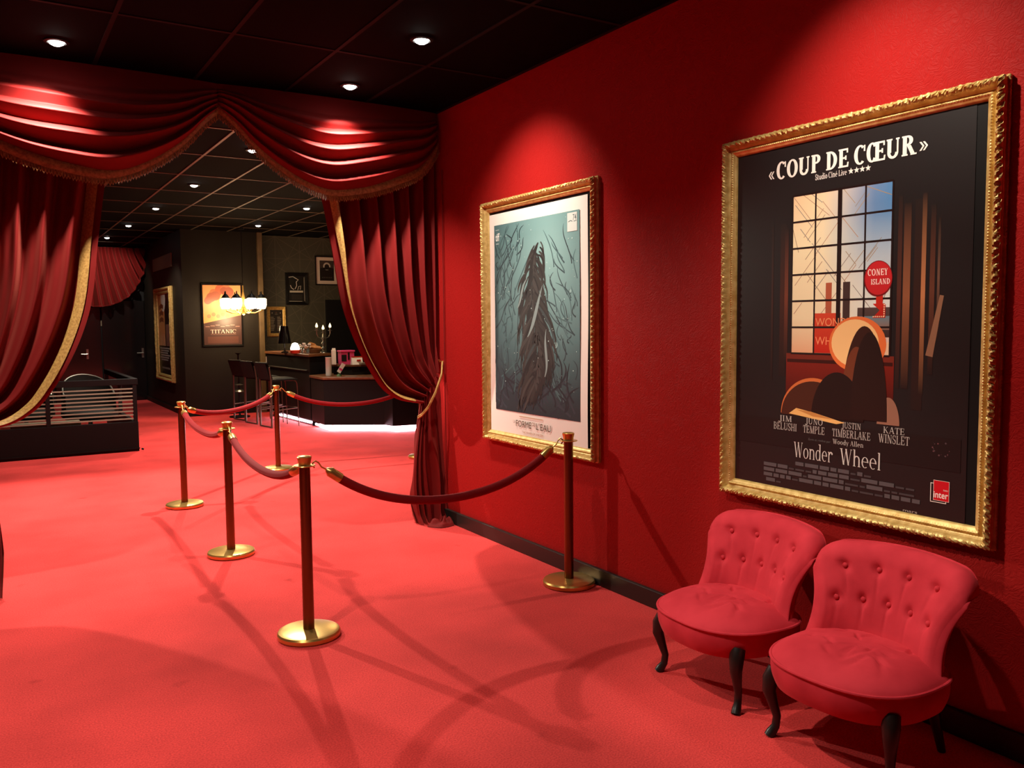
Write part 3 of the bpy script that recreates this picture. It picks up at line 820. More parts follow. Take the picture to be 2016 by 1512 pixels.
def stroke(b, pts, w0, n, col, w1=None, wm=None):
    """a tapering brush stroke"""
    k = len(pts); L = []; R_ = []
    for i, (x, y) in enumerate(pts):
        x0, y0 = pts[max(0, i-1)]; x1, y1 = pts[min(k-1, i+1)]
        d = math.hypot(x1-x0, y1-y0) or 1; nx, ny = -(y1-y0)/d, (x1-x0)/d
        t = i/(k-1); e = w1 if w1 is not None else w0
        ww = w0*(1-t)+e*t
        if wm is not None: ww = ww*(1-math.sin(PI*t))+wm*math.sin(PI*t)
        L.append((x+nx*ww/2, y+ny*ww/2, n)); R_.append((x-nx*ww/2, y-ny*ww/2, n))
    v = b.lift(L+R_)
    b.add(v, [(i, i+1, k+i+1, k+i) for i in range(k-1)], True, [col]*len(v))
def curve2(p0, p1, p2, p3, n=18):
    o = []
    for i in range(n+1):
        t = i/n; s = 1-t
        o.append((s**3*p0[0]+3*s*s*t*p1[0]+3*s*t*t*p2[0]+t**3*p3[0], s**3*p0[1]+3*s*s*t*p1[1]+3*s*t*t*p2[1]+t**3*p3[1]))
    return o
FW, FH, FZ = 1.318, 1.674, .738
def poster_frame(label, yc):
    t = thing('framed_poster', label, 'picture', (3.06, yc, FZ))
    b = MB(); frame_mesh(b, FW, FH)
    mapped(b, mapper('x', (0, FW/2, 0)))
    b.build('gilt_frame', M['gold'], t, edge=50)
    b = MB(); b.box((0.05, .05, .001), (FW-.05, FH-.05, .012)); mapped(b, mapper('x', (0, FW/2, 0)))
    b.build('backing_board', M['black'], t)
    return t
YB, YS = 2.272, 4.585
PN = .0145                      # print surface above the wall
# ---- big dark poster
big = poster_frame('ornate gold frame with dark night-window film poster above red chairs', YB)
small = poster_frame('ornate gold frame with white-bordered teal underwater poster, left on red wall', YS)
def P(Y, z, k=0): return (-Y, z, PN+.0004*k)
K = hx(30, 25, 24)
b = MB()
def A(Y): return -Y
e0 = [(A(2.888), .797), (A(1.728), .797), (A(1.728), 2.338), (A(2.888), 2.338)]
# paper, gently bowed at its free right edge
def paper(u, v):
    return Vector((A(2.888)+(2.888-1.728)*u, .797+(2.338-.797)*v, PN-.0005+.006*max(0, u-.80)**2*25*(.5+.5*math.sin(6*v))*.0))
b.grid(paper, 20, 26, cols=lambda u, v: hx(30+6*v, 26+5*v, 26+5*v))
def L(k): return PN+.0001*k
# dim room behind: brown glow of the curtains
for (y0, w_, c, z0, z1) in [(2.60, .035, (70, 36, 26), 1.32, 2.0), (2.575, .02, (120, 62, 42), 1.38, 1.98), (2.65, .012, (62, 38, 32), 1.3, 2.0), (2.0, .03, (150, 92, 62), 1.30, 2.02), (1.955, .045, (58, 34, 28), 1.22, 2.03),
                           (1.925, .018, (196, 128, 84), 1.28, 2.05), (1.89, .02, (104, 60, 44), 1.36, 2.0), (1.86, .01, (112, 80, 64), 1.5, 1.95), (2.025, .018, (88, 48, 38), 1.3, 2.05)]:
    zm = (z0+z1)/2
    rect(b, A(y0), z0, A(y0-w_), zm, L(1), hx(38, 26, 24), hx(*c)); rect(b, A(y0), zm, A(y0-w_), z1, L(1), hx(*c), hx(40, 32, 30))
stroke(b, [(A(1.885), 1.43), (A(1.84), 1.66)], .03, L(2), hx(150, 108, 82), .016)
# warm sill under the window
rect(b, A(2.56), 1.20, A(2.03), 1.40, L(1), hx(60, 18, 14), hx(128, 34, 22))
rect(b, A(2.56), 1.40, A(2.03), 1.425, L(2), hx(120, 44, 30)); rect(b, A(2.555), 1.385, A(2.035), 1.40, L(2), hx(60, 20, 14))
# window: glowing sky, cream at left, blue at upper right, red at the foot
wa0, wa1, wb0, wb1 = A(2.535), A(2.05), 1.425, 2.115
def sky(u, v):
    cream = np.array(hx(255, 240, 196)); blue = np.array(hx(86, 136, 186)); orange = np.array(hx(236, 176, 130)); pale = np.array(hx(232, 240, 232)); red = np.array(hx(226, 120, 70))
    t = max(0, min(1, (u-.3)/.5)); s = max(0, min(1, (v-.35)/.5))
    c = cream*(1-t)+pale*t
    c = c*(1-s*t)+blue*s*t
    c = c*(1-max(0, v-.7)*1.8*(1-u))+orange*max(0, v-.7)*1.8*(1-u)
    c = c*(1-max(0, .22-v)*2.8)+red*max(0, .22-v)*2.8
    return tuple(c)
b.grid(lambda u, v: Vector((wa0+(wa1-wa0)*u, wb0+(wb1-wb0)*v, L(2))), 12, 18, cols=sky)
# thin slanting lines and a few uprights outside the panes
rs_ = random.Random(21)
for i in range(34):
    x = rs_.uniform(0, 1); y = rs_.uniform(.18, .95); q = rs_.choice((-1, 1)); ln_ = rs_.uniform(.12, .4)
    p0 = (wa0+(wa1-wa0)*x, wb0+(wb1-wb0)*y); p1 = (min(max(p0[0]+q*ln_*.35, wa0), wa1), min(max(p0[1]+ln_*.4, wb0), wb1))
    stroke(b, [p0, p1], .0028, L(3), hx(*[(170, 146, 116), (150, 140, 130), (190, 150, 120)][i % 3]))
for (x, w_, y1, c) in [(.40, .030, .44, (186, 96, 66)), (.58, .034, .44, (70, 52, 48)), (.49, .012, .50, (120, 70, 56))]:
    rect(b, wa0+(wa1-wa0)*x-w_/2, wb0+.01, wa0+(wa1-wa0)*x+w_/2, wb0+(wb1-wb0)*y1, L(4), hx(*c))
# awning at the lower right of the window
rect(b, A(2.20), 1.50, wa1, 1.62, L(4), hx(60, 46, 44), hx(88, 70, 66)); rect(b, A(2.19), 1.53, wa1, 1.585, L(5), hx(150, 112, 92), hx(110, 140, 152)); rect(b, A(2.13), 1.43, wa1, 1.48, L(5), hx(240, 206, 168))
rect(b, A(2.415), 1.43, A(2.28), 1.60, L(5), hx(196, 40, 24), hx(222, 78, 50))
put(b, bfont('WONDER'), A(2.405), A(2.20), 1.545, .05, hx(250, 160, 110), L(6)); put(b, bfont('WHEEL'), A(2.405), A(2.25), 1.465, .05, hx(250, 150, 104), L(6))
# glazing bars
dk = hx(34, 20, 18)
for i in range(5):
    x = wa0+(wa1-wa0)*i/4; w_ = .0105 if i == 2 else .004
    if i in (0, 4): w_ = .004
    rect(b, x-w_, wb0, x+w_, wb1, L(7), dk)
for j in range(7):
    y = wb0+(wb1-wb0)*j/6; rect(b, wa0, y-.004, wa1, y+.004, L(7), dk)
# round red sign with arrow
disc(b, A(2.108), 1.735, .064, L(8), hx(120, 22, 24), 36, .072); disc(b, A(2.107), 1.737, .060, L(9), hx(204, 40, 44), 36, .067)
put(b, serif('CONEY', .2, .1), A(2.155), A(2.065), 1.748, .026, hx(250, 226, 214), L(10)); put(b, serif('ISLAND', .2, .1), A(2.14), A(2.055), 1.712, .022, hx(250, 226, 214), L(10))
rect(b, A(2.115), 1.63, A(2.085), 1.672, L(8), hx(206, 44, 28))
b.poly([(A(2.13), 1.635, L(8)), (A(2.075), 1.59, L(8)), (A(2.075), 1.635, L(8))], hx(206, 44, 28)); b.poly([(A(2.13), 1.578, L(8)), (A(2.072), 1.578, L(8)), (A(2.072), 1.632, L(8))], hx(190, 40, 26))
for i in range(6): disc(b, A(2.126)+.009*i, 1.583, .003, L(9), hx(255, 226, 180), 8); disc(b, A(2.078), 1.585+.009*i, .003, L(9), hx(255, 226, 180), 8)
# plain dark cushions in front of the sill, rim lit from the window
def blob(pts, n, col): b.poly([(x, y, n) for x, y in pts], col)
def dome(cx, y0, rx, ry, k=26, p=1.0): return [(cx+rx*math.cos(PI*i/k), y0+ry*max(0, math.sin(PI*i/k))**p) for i in range(k+1)]
disc(b, A(2.20), 1.47, .135, L(8), hx(236, 120, 62), 32, .115); disc(b, A(2.21), 1.475, .112, L(9), hx(255, 206, 140), 32, .098)
blob(dome(A(2.165), 1.16, .105, .385), L(10), hx(58, 30, 22)); blob(dome(A(2.20), 1.16, .075, .30), L(11), hx(116, 58, 36)); blob(dome(A(2.14), 1.16, .085, .36), L(12), hx(40, 22, 18))
blob(dome(A(2.41), 1.155, .175, .165), L(10), hx(206, 110, 58)); blob(dome(A(2.41), 1.15, .172, .155), L(11), hx(72, 36, 24))
blob(dome(A(2.29), 1.15, .13, .20), L(12), hx(34, 20, 17)); blob(dome(A(2.05), 1.15, .05, .11), L(9), hx(150, 104, 84))
blob([(A(2.54), 1.155), (A(2.29), 1.130), (A(2.25), 1.139), (A(2.40), 1.168), (A(2.50), 1.182)], L(13), hx(234, 180, 108)); blob([(A(2.50), 1.176), (A(2.41), 1.152), (A(2.30), 1.147), (A(2.42), 1.172)], L(14), hx(196, 132, 70))
rect(b, A(2.86), 1.0, A(1.75), 1.125, L(7), hx(26, 22, 22), hx(30, 23, 22))
# scuffs of light caught in the paper at the lower right
rs_ = random.Random(2)
for i in range(14): disc(b, A(1.82+rs_.uniform(-.04, .04)), 1.075+rs_.uniform(-.03, .03), rs_.uniform(.001, .004), L(8), hx(70+rs_.randint(0, 40), 66, 70), 7)
b_print = mapped(b, mapper('x', (3.06, 0, 0)))
b_print.build('poster_print', M['print'], big, big.location, smooth=False)
# lettering
b = MB(); wt = hx(244, 238, 228); gy = hx(176, 168, 160); dg_ = hx(96, 92, 92)
put(b, serif('COUP DE CŒUR', .24, .10, .06, .08, .07), A(2.628), A(1.955), 2.2, .076, wt, L(12))
put(b, serif('«', .2, .1), A(2.672), A(2.640), 2.198, .07, wt, L(12)); put(b, serif('»', .2, .1), A(1.945), A(1.910), 2.2, .07, wt, L(12))
put(b, serif('Studio Ciné Live', .14, .07), A(2.418), A(2.262), 2.168, .024, wt, L(12))
for i in range(4):
    cx, cy = A(2.243-.0265*i), 2.180
    b.poly([(cx+(.0135 if j % 2 == 0 else .0058)*math.sin(PI*j/5), cy+(.0135 if j % 2 == 0 else .0058)*math.cos(PI*j/5), L(12)) for j in range(10)], wt)
nm = [('JIM', 'BELUSHI', 2.625, 2.496, .038), ('JUNO', 'TEMPLE', 2.461, 2.349, .038), ('JUSTIN', 'TIMBERLAKE', 2.310, 2.127, .038), ('KATE', 'WINSLET', 2.091, 1.955, .040)]
for f, l, y0, y1, cp in nm:
    m_ = (y0+y1)/2; hw = min(.046, .0125*len(f))
    put(b, serif(f, .15, .06), A(m_+hw), A(m_-hw), 1.1165, .026, gy, L(12)); put(b, serif(l, .14, .06), A(y0), A(y1), 1.077, cp*.86, gy, L(12))
put(b, serif('Woody Allen', .15, .06), A(2.307), A(2.158), 1.045, .021, gy, L(12)); put(b, bfont('Écrit et réalisé par'), A(2.43), A(2.318), 1.046, .013, dg_, L(12))
put(b, serif('Wonder', .11, .035, .06, .03), A(2.510), A(2.305), .962, .068, hx(206, 200, 192), L(12)); put(b, serif('Wheel', .11, .035, .06, .03), A(2.270), A(2.078), .962, .068, hx(206, 200, 192), L(12))
rnd = random.Random(11)
for r_ in range(5):
    x = 2.68 if r_ not in (0, 4) else (2.50 if r_ == 0 else 2.665); end = (1.915, 1.905, 1.905, 1.905, 2.58)[r_] if r_ else 2.12
    while x > end+.02:
        ww = rnd.uniform(.02, .075); bigw = rnd.random() > .35
        y = .925-.0235*r_
        rect(b, A(x), y, A(max(end, x-ww)), y+(.0165 if bigw else .008), L(12), hx(84, 80, 82) if bigw else hx(66, 62, 64)); x -= ww+.007
put(b, bfont('mars'), A(1.975), A(1.915), .815+.0, .016, gy, L(12))
# radio station mark: outlined square with a red square over it
rect(b, A(1.864), .874, A(1.800), .948, L(12), hx(230, 220, 210)); rect(b, A(1.861), .877, A(1.803), .945, L(13), hx(18, 16, 16))
rect(b, A(1.852), .882, A(1.789), .960, L(14), hx(230, 214, 204)); rect(b, A(1.8505), .8835, A(1.7905), .9585, L(15), hx(206, 22, 34))
put(b, bfont('inter', .012), A(1.850), A(1.793), .893, .036, wt, L(16)); put(b, bfont('france'), A(1.812), A(1.794), .922, .010, wt, L(16))
mapped(b, mapper('x', (3.06, 0, 0))).build('poster_lettering', M['print'], big, big.location, smooth=False)

# ---- white bordered teal poster
b = MB()
def wavy(u, v):
    y = 5.172-(5.172-4.028)*u; z = .800+(2.322-.800)*v
    return Vector((A(y), z, PN+.002+.0025*math.sin(5*v+1)*(2*abs(u-.5))**3+.0015*math.sin(9*v)*u))
b.grid(wavy, 16, 24, cols=lambda u, v: hx(242, 238, 230))
pa = mapped(b, mapper('x', (3.06, 0, 0))); pa.build('poster_paper', M['printmatte'], small, small.location)
b = MB(); L2 = lambda k: PN+.0065+.00012*k
ax0, ax1, ay0, ay1 = A(5.098), A(4.102), .965, 2.243
def teal(u, v):
    d = math.hypot(u-.66, (v-.82)*1.2)
    br = np.array(hx(150, 196, 196)); mid = np.array(hx(84, 128, 132)); dk_ = np.array(hx(46, 62, 70))
    t = min(1, d/.95)
    c = br*(1-t)**2+mid*2*t*(1-t)+dk_*t*t
    return tuple(c*(.62+.38*min(1, v*2.2+.15)))
b.grid(lambda u, v: Vector((ax0+(ax1-ax0)*u, ay0+(ay1-ay0)*v, L2(0))), 14, 18, cols=teal)
rnd = random.Random(5)
def ap(u, v): return (ax0+(ax1-ax0)*u, ay0+(ay1-ay0)*v)
def weed(u0, v0, du, dv, w_, col, k, curl=.1):
    p0 = ap(u0, v0); p3 = ap(min(.995, max(.005, u0+du)), min(.99, max(.01, v0+dv)))
    p1 = (p0[0]+(p3[0]-p0[0])*.3+rnd.uniform(-curl, curl), p0[1]+(p3[1]-p0[1])*.35); p2 = (p0[0]+(p3[0]-p0[0])*.7+rnd.uniform(-curl, curl), p0[1]+(p3[1]-p0[1])*.7)
    pts = [(min(ax1-.004, max(ax0+.004, x)), min(ay1-.004, max(ay0+.004, y))) for x, y in curve2(p0, p1, p2, p3)]
    stroke(b, pts, w_, L2(k), col, .002, w_*.8)
for i in range(60): weed(rnd.uniform(0, .3), rnd.uniform(.05, .9), rnd.uniform(-.1, .22), rnd.uniform(.04, .22), .012, hx(*[(52, 76, 82), (44, 62, 68), (66, 96, 100)][i % 3]), 1+i % 3, .09)
for i in range(50): weed(rnd.uniform(.72, .98), rnd.uniform(.05, .8), rnd.uniform(-.2, .02), rnd.uniform(.04, .2), .011, hx(*[(58, 82, 88), (44, 60, 66), (76, 108, 112)][i % 3]), 1+i % 3, .08)
for i in range(70): weed(rnd.uniform(0, .95), rnd.uniform(.0, .16), rnd.uniform(-.2, .2), rnd.uniform(.04, .2), .018, hx(*[(40, 50, 60), (52, 62, 72), (34, 40, 48)][i % 3]), 2+i % 3, .12)
# one tall tangle of dark kelp drifting in mid water
spine = curve2(ap(.36, .02), ap(.78, .34), ap(.30, .56), ap(.56, .88), 60)
dkk = [(52, 50, 48), (40, 38, 38), (66, 64, 62), (32, 31, 32), (58, 70, 72), (78, 84, 84)]
def clampa(p): return (min(ax1-.01, max(ax0+.01, p[0])), min(ay1-.01, max(ay0+.01, p[1])))
kk = 0
for i in range(230):
    t = 1-.86*(i/230)**.9; x, y = spine[int(t*60)]
    env = .16+.84*max(0, math.sin(PI*min(1, (1-t)*1.02+.10)))**.8
    o = rnd.uniform(-1, 1); ln_ = rnd.uniform(.16, .34)*(.55+.45*env)
    p0 = (x+o*.035, y+rnd.uniform(-.01, .02)); xe, ye = spine[max(0, int(t*60)-int(ln_*48))]
    p3 = (xe+o*.225*env+rnd.uniform(-.02, .02), y-ln_)
    p1 = (p0[0]+o*.07, y-ln_*.12); p2 = (p3[0]+o*.02, y-ln_*.62)
    stroke(b, [clampa(p) for p in curve2(p0, p1, p2, p3, 12)], .010, L2(5)+.000004*i, hx(*dkk[(i*7+i//5) % (6 if i % 7 == 0 else 4)]), .003, rnd.uniform(.016, .030))
for (p0, p1, p2, p3, w_) in [((.42, .40), (.50, .46), (.52, .54), (.60, .66), .034), ((.62, .20), (.68, .28), (.60, .34), (.64, .44), .026), ((.30, .55), (.36, .60), (.34, .66), (.42, .70), .022)]:
    stroke(b, [clampa(q) for q in curve2(ap(*p0), ap(*p1), ap(*p2), ap(*p3))], .008, L2(14), hx(136, 158, 158), .003, w_)
for i in range(70):
    u, v = rnd.random(), rnd.random(); disc(b, *ap(.02+.96*u, .02+.96*v), rnd.uniform(.0015, .005), L2(14), hx(190, 222, 220), 8)
for (u, v, r_) in [(.74, .36, .03), (.66, .33, .022), (.90, .62, .016)]: disc(b, *ap(u, v), r_, L2(3), hx(70, 100, 104), 18); disc(b, *ap(u+.004, v+.003), r_*.7, L2(4), hx(150, 190, 190), 18)
rect(b, A(4.225), 2.12, A(4.125), 2.232, L2(15), hx(214, 226, 222))
put(b, bfont('74', .01), A(4.168), A(4.132), 2.185, .05, hx(90, 110, 112), L2(16)); stroke(b, [(A(4.215), 2.178), (A(4.19), 2.185), (A(4.172), 2.178)], .005, L2(16), hx(90, 110, 112)); stroke(b, [(A(4.16), 2.178), (A(4.13), 2.180)], .004, L2(16), hx(90, 110, 112))
put(b, bfont('tiff', .02), A(5.078), A(5.025), 2.135, .075, hx(226, 236, 232), L2(15)); rect(b, A(5.076), 2.205, A(5.03), 2.212, L2(15), hx(150, 176, 178)); rect(b, A(5.072), 2.11, A(5.035), 2.119, L2(15), hx(150, 176, 178))
mapped(b, mapper('x', (3.06, 0, 0))).build('poster_print', M['printmatte'], small, small.location, smooth=False)
b = MB(); tx = hx(120, 96, 74)
put(b, bfont('FORME'), A(4.832), A(4.645), .868, .062, hx(86, 68, 52), L2(15)); put(b, bfont("L'EAU"), A(4.585), A(4.415), .868, .062, hx(86, 68, 52), L2(15))
put(b, bfont('LA'), A(4.866), A(4.84), .888, .030, tx, L2(15)); put(b, bfont('DE'), A(4.633), A(4.598), .888, .034, tx, L2(15))
put(b, bfont('THE SHAPE OF WATER'), A(4.755), A(4.505), .828, .022, hx(176, 140, 110), L2(15)); rect(b, A(4.79), .936, A(4.51), .942, L2(15), hx(206, 176, 148))
mapped(b, mapper('x', (3.06, 0, 0))).build('poster_lettering', M['printmatte'], small, small.location, smooth=False)

# ------------------------------------------------------------------ lounge pictures
def picture(name_label, kind, O, W, H, fm, art, mw=.05, step=.012, fine=True, depth=.04, pmat='print', cat='picture'):
    """O is the lower left corner seen from the front"""
    t = thing('framed_poster', name_label, cat, O)
    mp = mapper(kind, O)
    b = MB(); frame_mesh(b, W, H, mw, step, fine, depth); mapped(b, mp); b.build('frame', M[fm], t, t.location, edge=50)
    b = MB(); b.box((mw*.6, mw*.6, .001), (W-mw*.6, H-mw*.6, .008)); mapped(b, mp); b.build('backing_board', M['black'], t, t.location)
    b = MB(); art(b, mw*.8, mw*.8, W-mw*.8, H-mw*.8); mapped(b, mp); b.build('poster_print', M[pmat], t, t.location, smooth=False)
    return t
PL = lambda k: .010+.0003*k
def art_warm(b, x0, y0, x1, y1):
    W_, H_ = x1-x0, y1-y0
    rect(b, x0, y0, x1, y1, PL(0), hx(66, 40, 36))
    b.grid(lambda u, v: Vector((x0+W_*u, y0+H_*(.36+.64*v), PL(1))), 8, 10, cols=lambda u, v: tuple(np.array(hx(236, 150, 92))*(1-.4*v)+np.array(hx(226, 120, 80))*.4*v))
    rnd = random.Random(3)
    for i in range(16):
        a = rnd.random(); cx = x0+W_*(.12+.7*a); cy = y0+H_*(.70+.22*math.sin(2.6*a)+rnd.uniform(-.04, .04))
        disc(b, cx, cy, .05+.035*rnd.random(), PL(2+i % 3), hx(*[(176, 84, 56), (196, 104, 70), (150, 74, 54)][i % 3]), 16)
    for i in range(5): disc(b, x0+W_*(.15+.12*i), y0+H_*(.48+.03*(i % 2)), .035, PL(3), hx(190, 112, 74), 12)
    b.poly([(x0, y0+H_*.36, PL(5)), (x1, y0+H_*.50, PL(5)), (x1, y0+H_*.26, PL(5)), (x0, y0+H_*.26, PL(5))], hx(72, 44, 40))
    for i in range(7): rect(b, x0+W_*(.05+.13*i), y0+H_*(.30+.012*(i % 3)), x0+W_*(.16+.13*i), y0+H_*(.315+.012*(i % 3)), PL(6), hx(140, 104, 96))
    put(b, serif('TITANIC', .13, .05), x0+W_*.18, x0+W_*.84, y0+H_*.195, H_*.062, hx(232, 204, 190), PL(7))
    rect(b, x0+W_*.18, y0+H_*.175, x0+W_*.84, y0+H_*.181, PL(7), hx(140, 100, 90)); rect(b, x0+W_*.1, y0+H_*.03, x0+W_*.9, y0+H_*.14, PL(6), hx(88, 52, 44))
picture('warm orange film poster with dark foot, behind the lit chandelier', 'y', (3.17, 15.2, 1.20), .70, 1.09, 'black', art_warm, .03, .05, False, .03)
def art_tall(b, x0, y0, x1, y1):
    W_, H_ = x1-x0, y1-y0
    rect(b, x0, y0, x1, y1, PL(0), hx(16, 12, 11)); rect(b, x0, y0+H_*.36, x0+W_*.5, y1, PL(1), hx(196, 126, 76)); rect(b, x0+W_*.55, y0+H_*.36, x1, y0+H_*.62, PL(1), hx(120, 82, 70))
    disc(b, x0+W_*.42, y0+H_*.92, W_*.16, PL(2), hx(206, 190, 180), 14)
    for i in range(3): stroke(b, [(x0+W_*.12, y0+H_*(.66+.08*i)), (x0+W_*.30, y0+H_*(.685+.08*i)), (x0+W_*.42, y0+H_*(.665+.08*i))], .08, PL(3), hx(110, 44, 26))
    for i in range(3): stroke(b, [(x0+W_*(.18+.14*i), y0+H_*.36), (x0+W_*(.2+.12*i), y0+H_*.50)], .05, PL(3), hx(236, 206, 180), .02)
    for i in range(6): rect(b, x0+W_*(.1+.05*(i % 2)), y0+H_*(.32-.028*i), x0+W_*(.78-.07*(i % 3)), y0+H_*(.338-.028*i), PL(3), hx(150, 146, 140))
    rect(b, x0+W_*.2, y0+H_*.08, x0+W_*.75, y0+H_*.10, PL(3), hx(120, 116, 110))
picture('narrow-looking pale gold frame on the corridor wall beside the black doors', 'x', (2.87, 17.72, .535), 1.64, 1.745, 'gold', art_tall, .12, .03, True, .06)
def art_menu(b, x0, y0, x1, y1):
    W_, H_ = x1-x0, y1-y0
    rect(b, x0, y0, x1, y1, PL(0), hx(40, 32, 28))
    for cx in (.2, .8): disc(b, x0+W_*cx, y0+H_*.85, .008, PL(2), hx(200, 190, 170), 8)
    disc(b, x0+W_*.5, y0+H_*.86, .018, PL(1), hx(90, 60, 48), 14); rect(b, x0+W_*.4, y0+H_*.79, x0+W_*.6, y0+H_*.805, PL(1), hx(150, 140, 124))
    for c in (.08, .56):
        for i in range(9): rect(b, x0+W_*c, y0+H_*(.66-.065*i), x0+W_*(c+.22+.09*((i*3) % 4)/3), y0+H_*(.69-.065*i), PL(1), hx(140, 130, 116))
picture('small gold beaded frame with a dark price list beside the chandelier', 'y', (4.41, 15.62, 1.35), .35, .55, 'gold', art_menu, .06, .012)
def art_lines(b, x0, y0, x1, y1):
    W_, H_ = x1-x0, y1-y0
    rect(b, x0, y0, x1, y1, PL(0), hx(22, 19, 18)); c = hx(190, 186, 178)
    stroke(b, [(x0+W_*.06, y0+H_*.93), (x0+W_*.3, y0+H_*.955), (x0+W_*.44, y0+H_*.90), (x0+W_*.6, y0+H_*.84), (x0+W_*.48, y0+H_*.76), (x0+W_*.5, y0+H_*.62), (x0+W_*.4, y0+H_*.5)], .014, PL(1), c)
    stroke(b, [(x0+W_*.14, y0+H_*.64), (x0+W_*.2, y0+H_*.54), (x0+W_*.34, y0+H_*.48)], .014, PL(1), c); stroke(b, [(x0+W_*.55, y0+H_*.46), (x0+W_*.62, y0+H_*.6), (x0+W_*.74, y0+H_*.62), (x0+W_*.7, y0+H_*.48)], .010, PL(1), c)
    rect(b, x0+W_*.1, y0+H_*.37, x0+W_*.86, y0+H_*.44, PL(1), hx(180, 174, 164)); rect(b, x0+W_*.92, y0+.03, x0+W_*.95, y1-.03, PL(1), hx(150, 144, 136))
    for i in range(4): rect(b, x0+W_*.2, y0+H_*(.12+.05*i), x0+W_*.8, y0+H_*(.135+.05*i), PL(1), hx(70, 66, 62))
    rect(b, x0+W_*.05, y0+H_*.04, x0+W_*.8, y0+H_*.055, PL(1), hx(170, 164, 154))
picture('black framed print with loose white line drawing on the star wallpaper', 'y', (4.77, 15.62, 1.93), .43, .60, 'black', art_lines, .06, .05, False, .03)
def art_arch(b, x0, y0, x1, y1):
    W_, H_ = x1-x0, y1-y0
    rect(b, x0, y0, x1, y1, PL(0), hx(214, 200, 190)); rect(b, x0+W_*.17, y0+H_*.13, x0+W_*.83, y0+H_*.87, PL(1), hx(34, 27, 27)); rect(b, x0+W_*.18, y0+H_*.58, x0+W_*.82, y0+H_*.86, PL(2), hx(70, 60, 58))
    disc(b, x0+W_*.5, y0+H_*.66, W_*.17, PL(3), hx(200, 194, 186), 24); disc(b, x0+W_*.5, y0+H_*.65, W_*.11, PL(4), hx(44, 36, 36), 20)
    b.poly([(x0+W_*.18, y0+H_*.54, PL(5)), (x0+W_*.82, y0+H_*.54, PL(5)), (x0+W_*.82, y0+H_*.58, PL(5)), (x0+W_*.62, y0+H_*.63, PL(5)), (x0+W_*.4, y0+H_*.62, PL(5)), (x0+W_*.18, y0+H_*.58, PL(5))], hx(32, 25, 25))
    for i in range(6): rect(b, x0+W_*(.28+.08*i), y0+H_*.235, x0+W_*(.32+.08*i), y0+H_*.26, PL(4), hx(120, 108, 100))
picture('white mounted print of a pale arch, framed, nearest the right drape', 'y', (5.35, 15.62, 2.31), .46, .55, 'black', art_arch, .022, .05, False, .03)

# ------------------------------------------------------------------ bar counter
def inset(pts, d):
    n = len(pts); out = []
    for i in range(n):
        p0, p1, p2 = Vector(pts[i-1]), Vector(pts[i]), Vector(pts[(i+1) % n])
        a = (p1-p0).normalized(); c = (p2-p1).normalized(); na = Vector((-a.y, a.x)); nc = Vector((-c.y, c.x))
        m = (na+nc); m = m/max(.3, m.dot(na)) if m.length > 1e-6 else na
        out.append(tuple(p1+m*d))
    return out
hi = [(4.10, 14.6), (4.165, 12.52), (4.58, 12.78), (4.62, 14.6)]          # tall part, counter-clockwise
lo = [(4.16, 12.47), (4.135, 11.83), (4.86, 11.34), (4.90, 11.12), (5.32, 11.06), (7.2, 11.0), (7.2, 11.75), (4.98, 12.0), (4.60, 12.70)]
t = thing('high_counter', 'tall black bar counter with wooden top beside the stools', 'counter', (4.35, 13.5, 0))
b = MB(); b.prism(inset(hi, .07), 0, .1); b.build('plinth', M['black'], t, t.location)
b = MB(); b.prism(hi, .10, 1.075); b.build('counter_body', M['black'], t, t.location, bevel=.004)
b = MB(); b.tube([(4.09, 14.5, .86), (4.14, 13.0, .86), (4.155, 12.6, .86)], .014, 8); b.build('rail', M['brownwall'], t, t.location)
b = MB(); b.prism(inset(hi, -.025), 1.075, 1.115); b.build('counter_top', M['wood'], t, t.location, bevel=.004)
b = MB(); b.tube([(4.135, 14.2, .055), (4.21, 12.66, .055)], .016, 8); b.build('light_strip', M['led'], t, t.location)
b = MB(); b.box((4.09, 14.60, .82), (4.16, 14.615, 1.02)); b.build('white_strip', M['whiteplastic'], t, t.location)
t = thing('low_counter', 'low angled black service counter with wooden top and light strip below', 'counter', (5.2, 11.8, 0))
b = MB(); b.prism(inset(lo, .10), 0, .1); b.build('plinth', M['white'], t, t.location)
b = MB(); b.prism(lo, .10, .765); b.build('counter_body', M['black'], t, t.location, bevel=.004)
b = MB(); b.prism(inset(lo, -.02), .765, .80); b.build('counter_top', M['wood'], t, t.location, bevel=.004)
up = [(4.50, 12.40), (4.66, 12.06), (7.2, 11.62), (7.2, 11.98), (4.98, 12.22), (4.62, 12.74)]
b = MB(); b.prism(up, .80, .925); b.build('riser', M['brownwall'], t, t.location)
b = MB(); b.prism(inset(up, -.02), .925, .955); b.build('shelf', M['wood'], t, t.location, bevel=.003)
il = inset(lo, .055)
b = MB(); b.tube([(*il[i], .05) for i in (0, 1, 2, 3, 4, 5)], .017, 8); b.build('light_strip', M['led'], t, t.location)

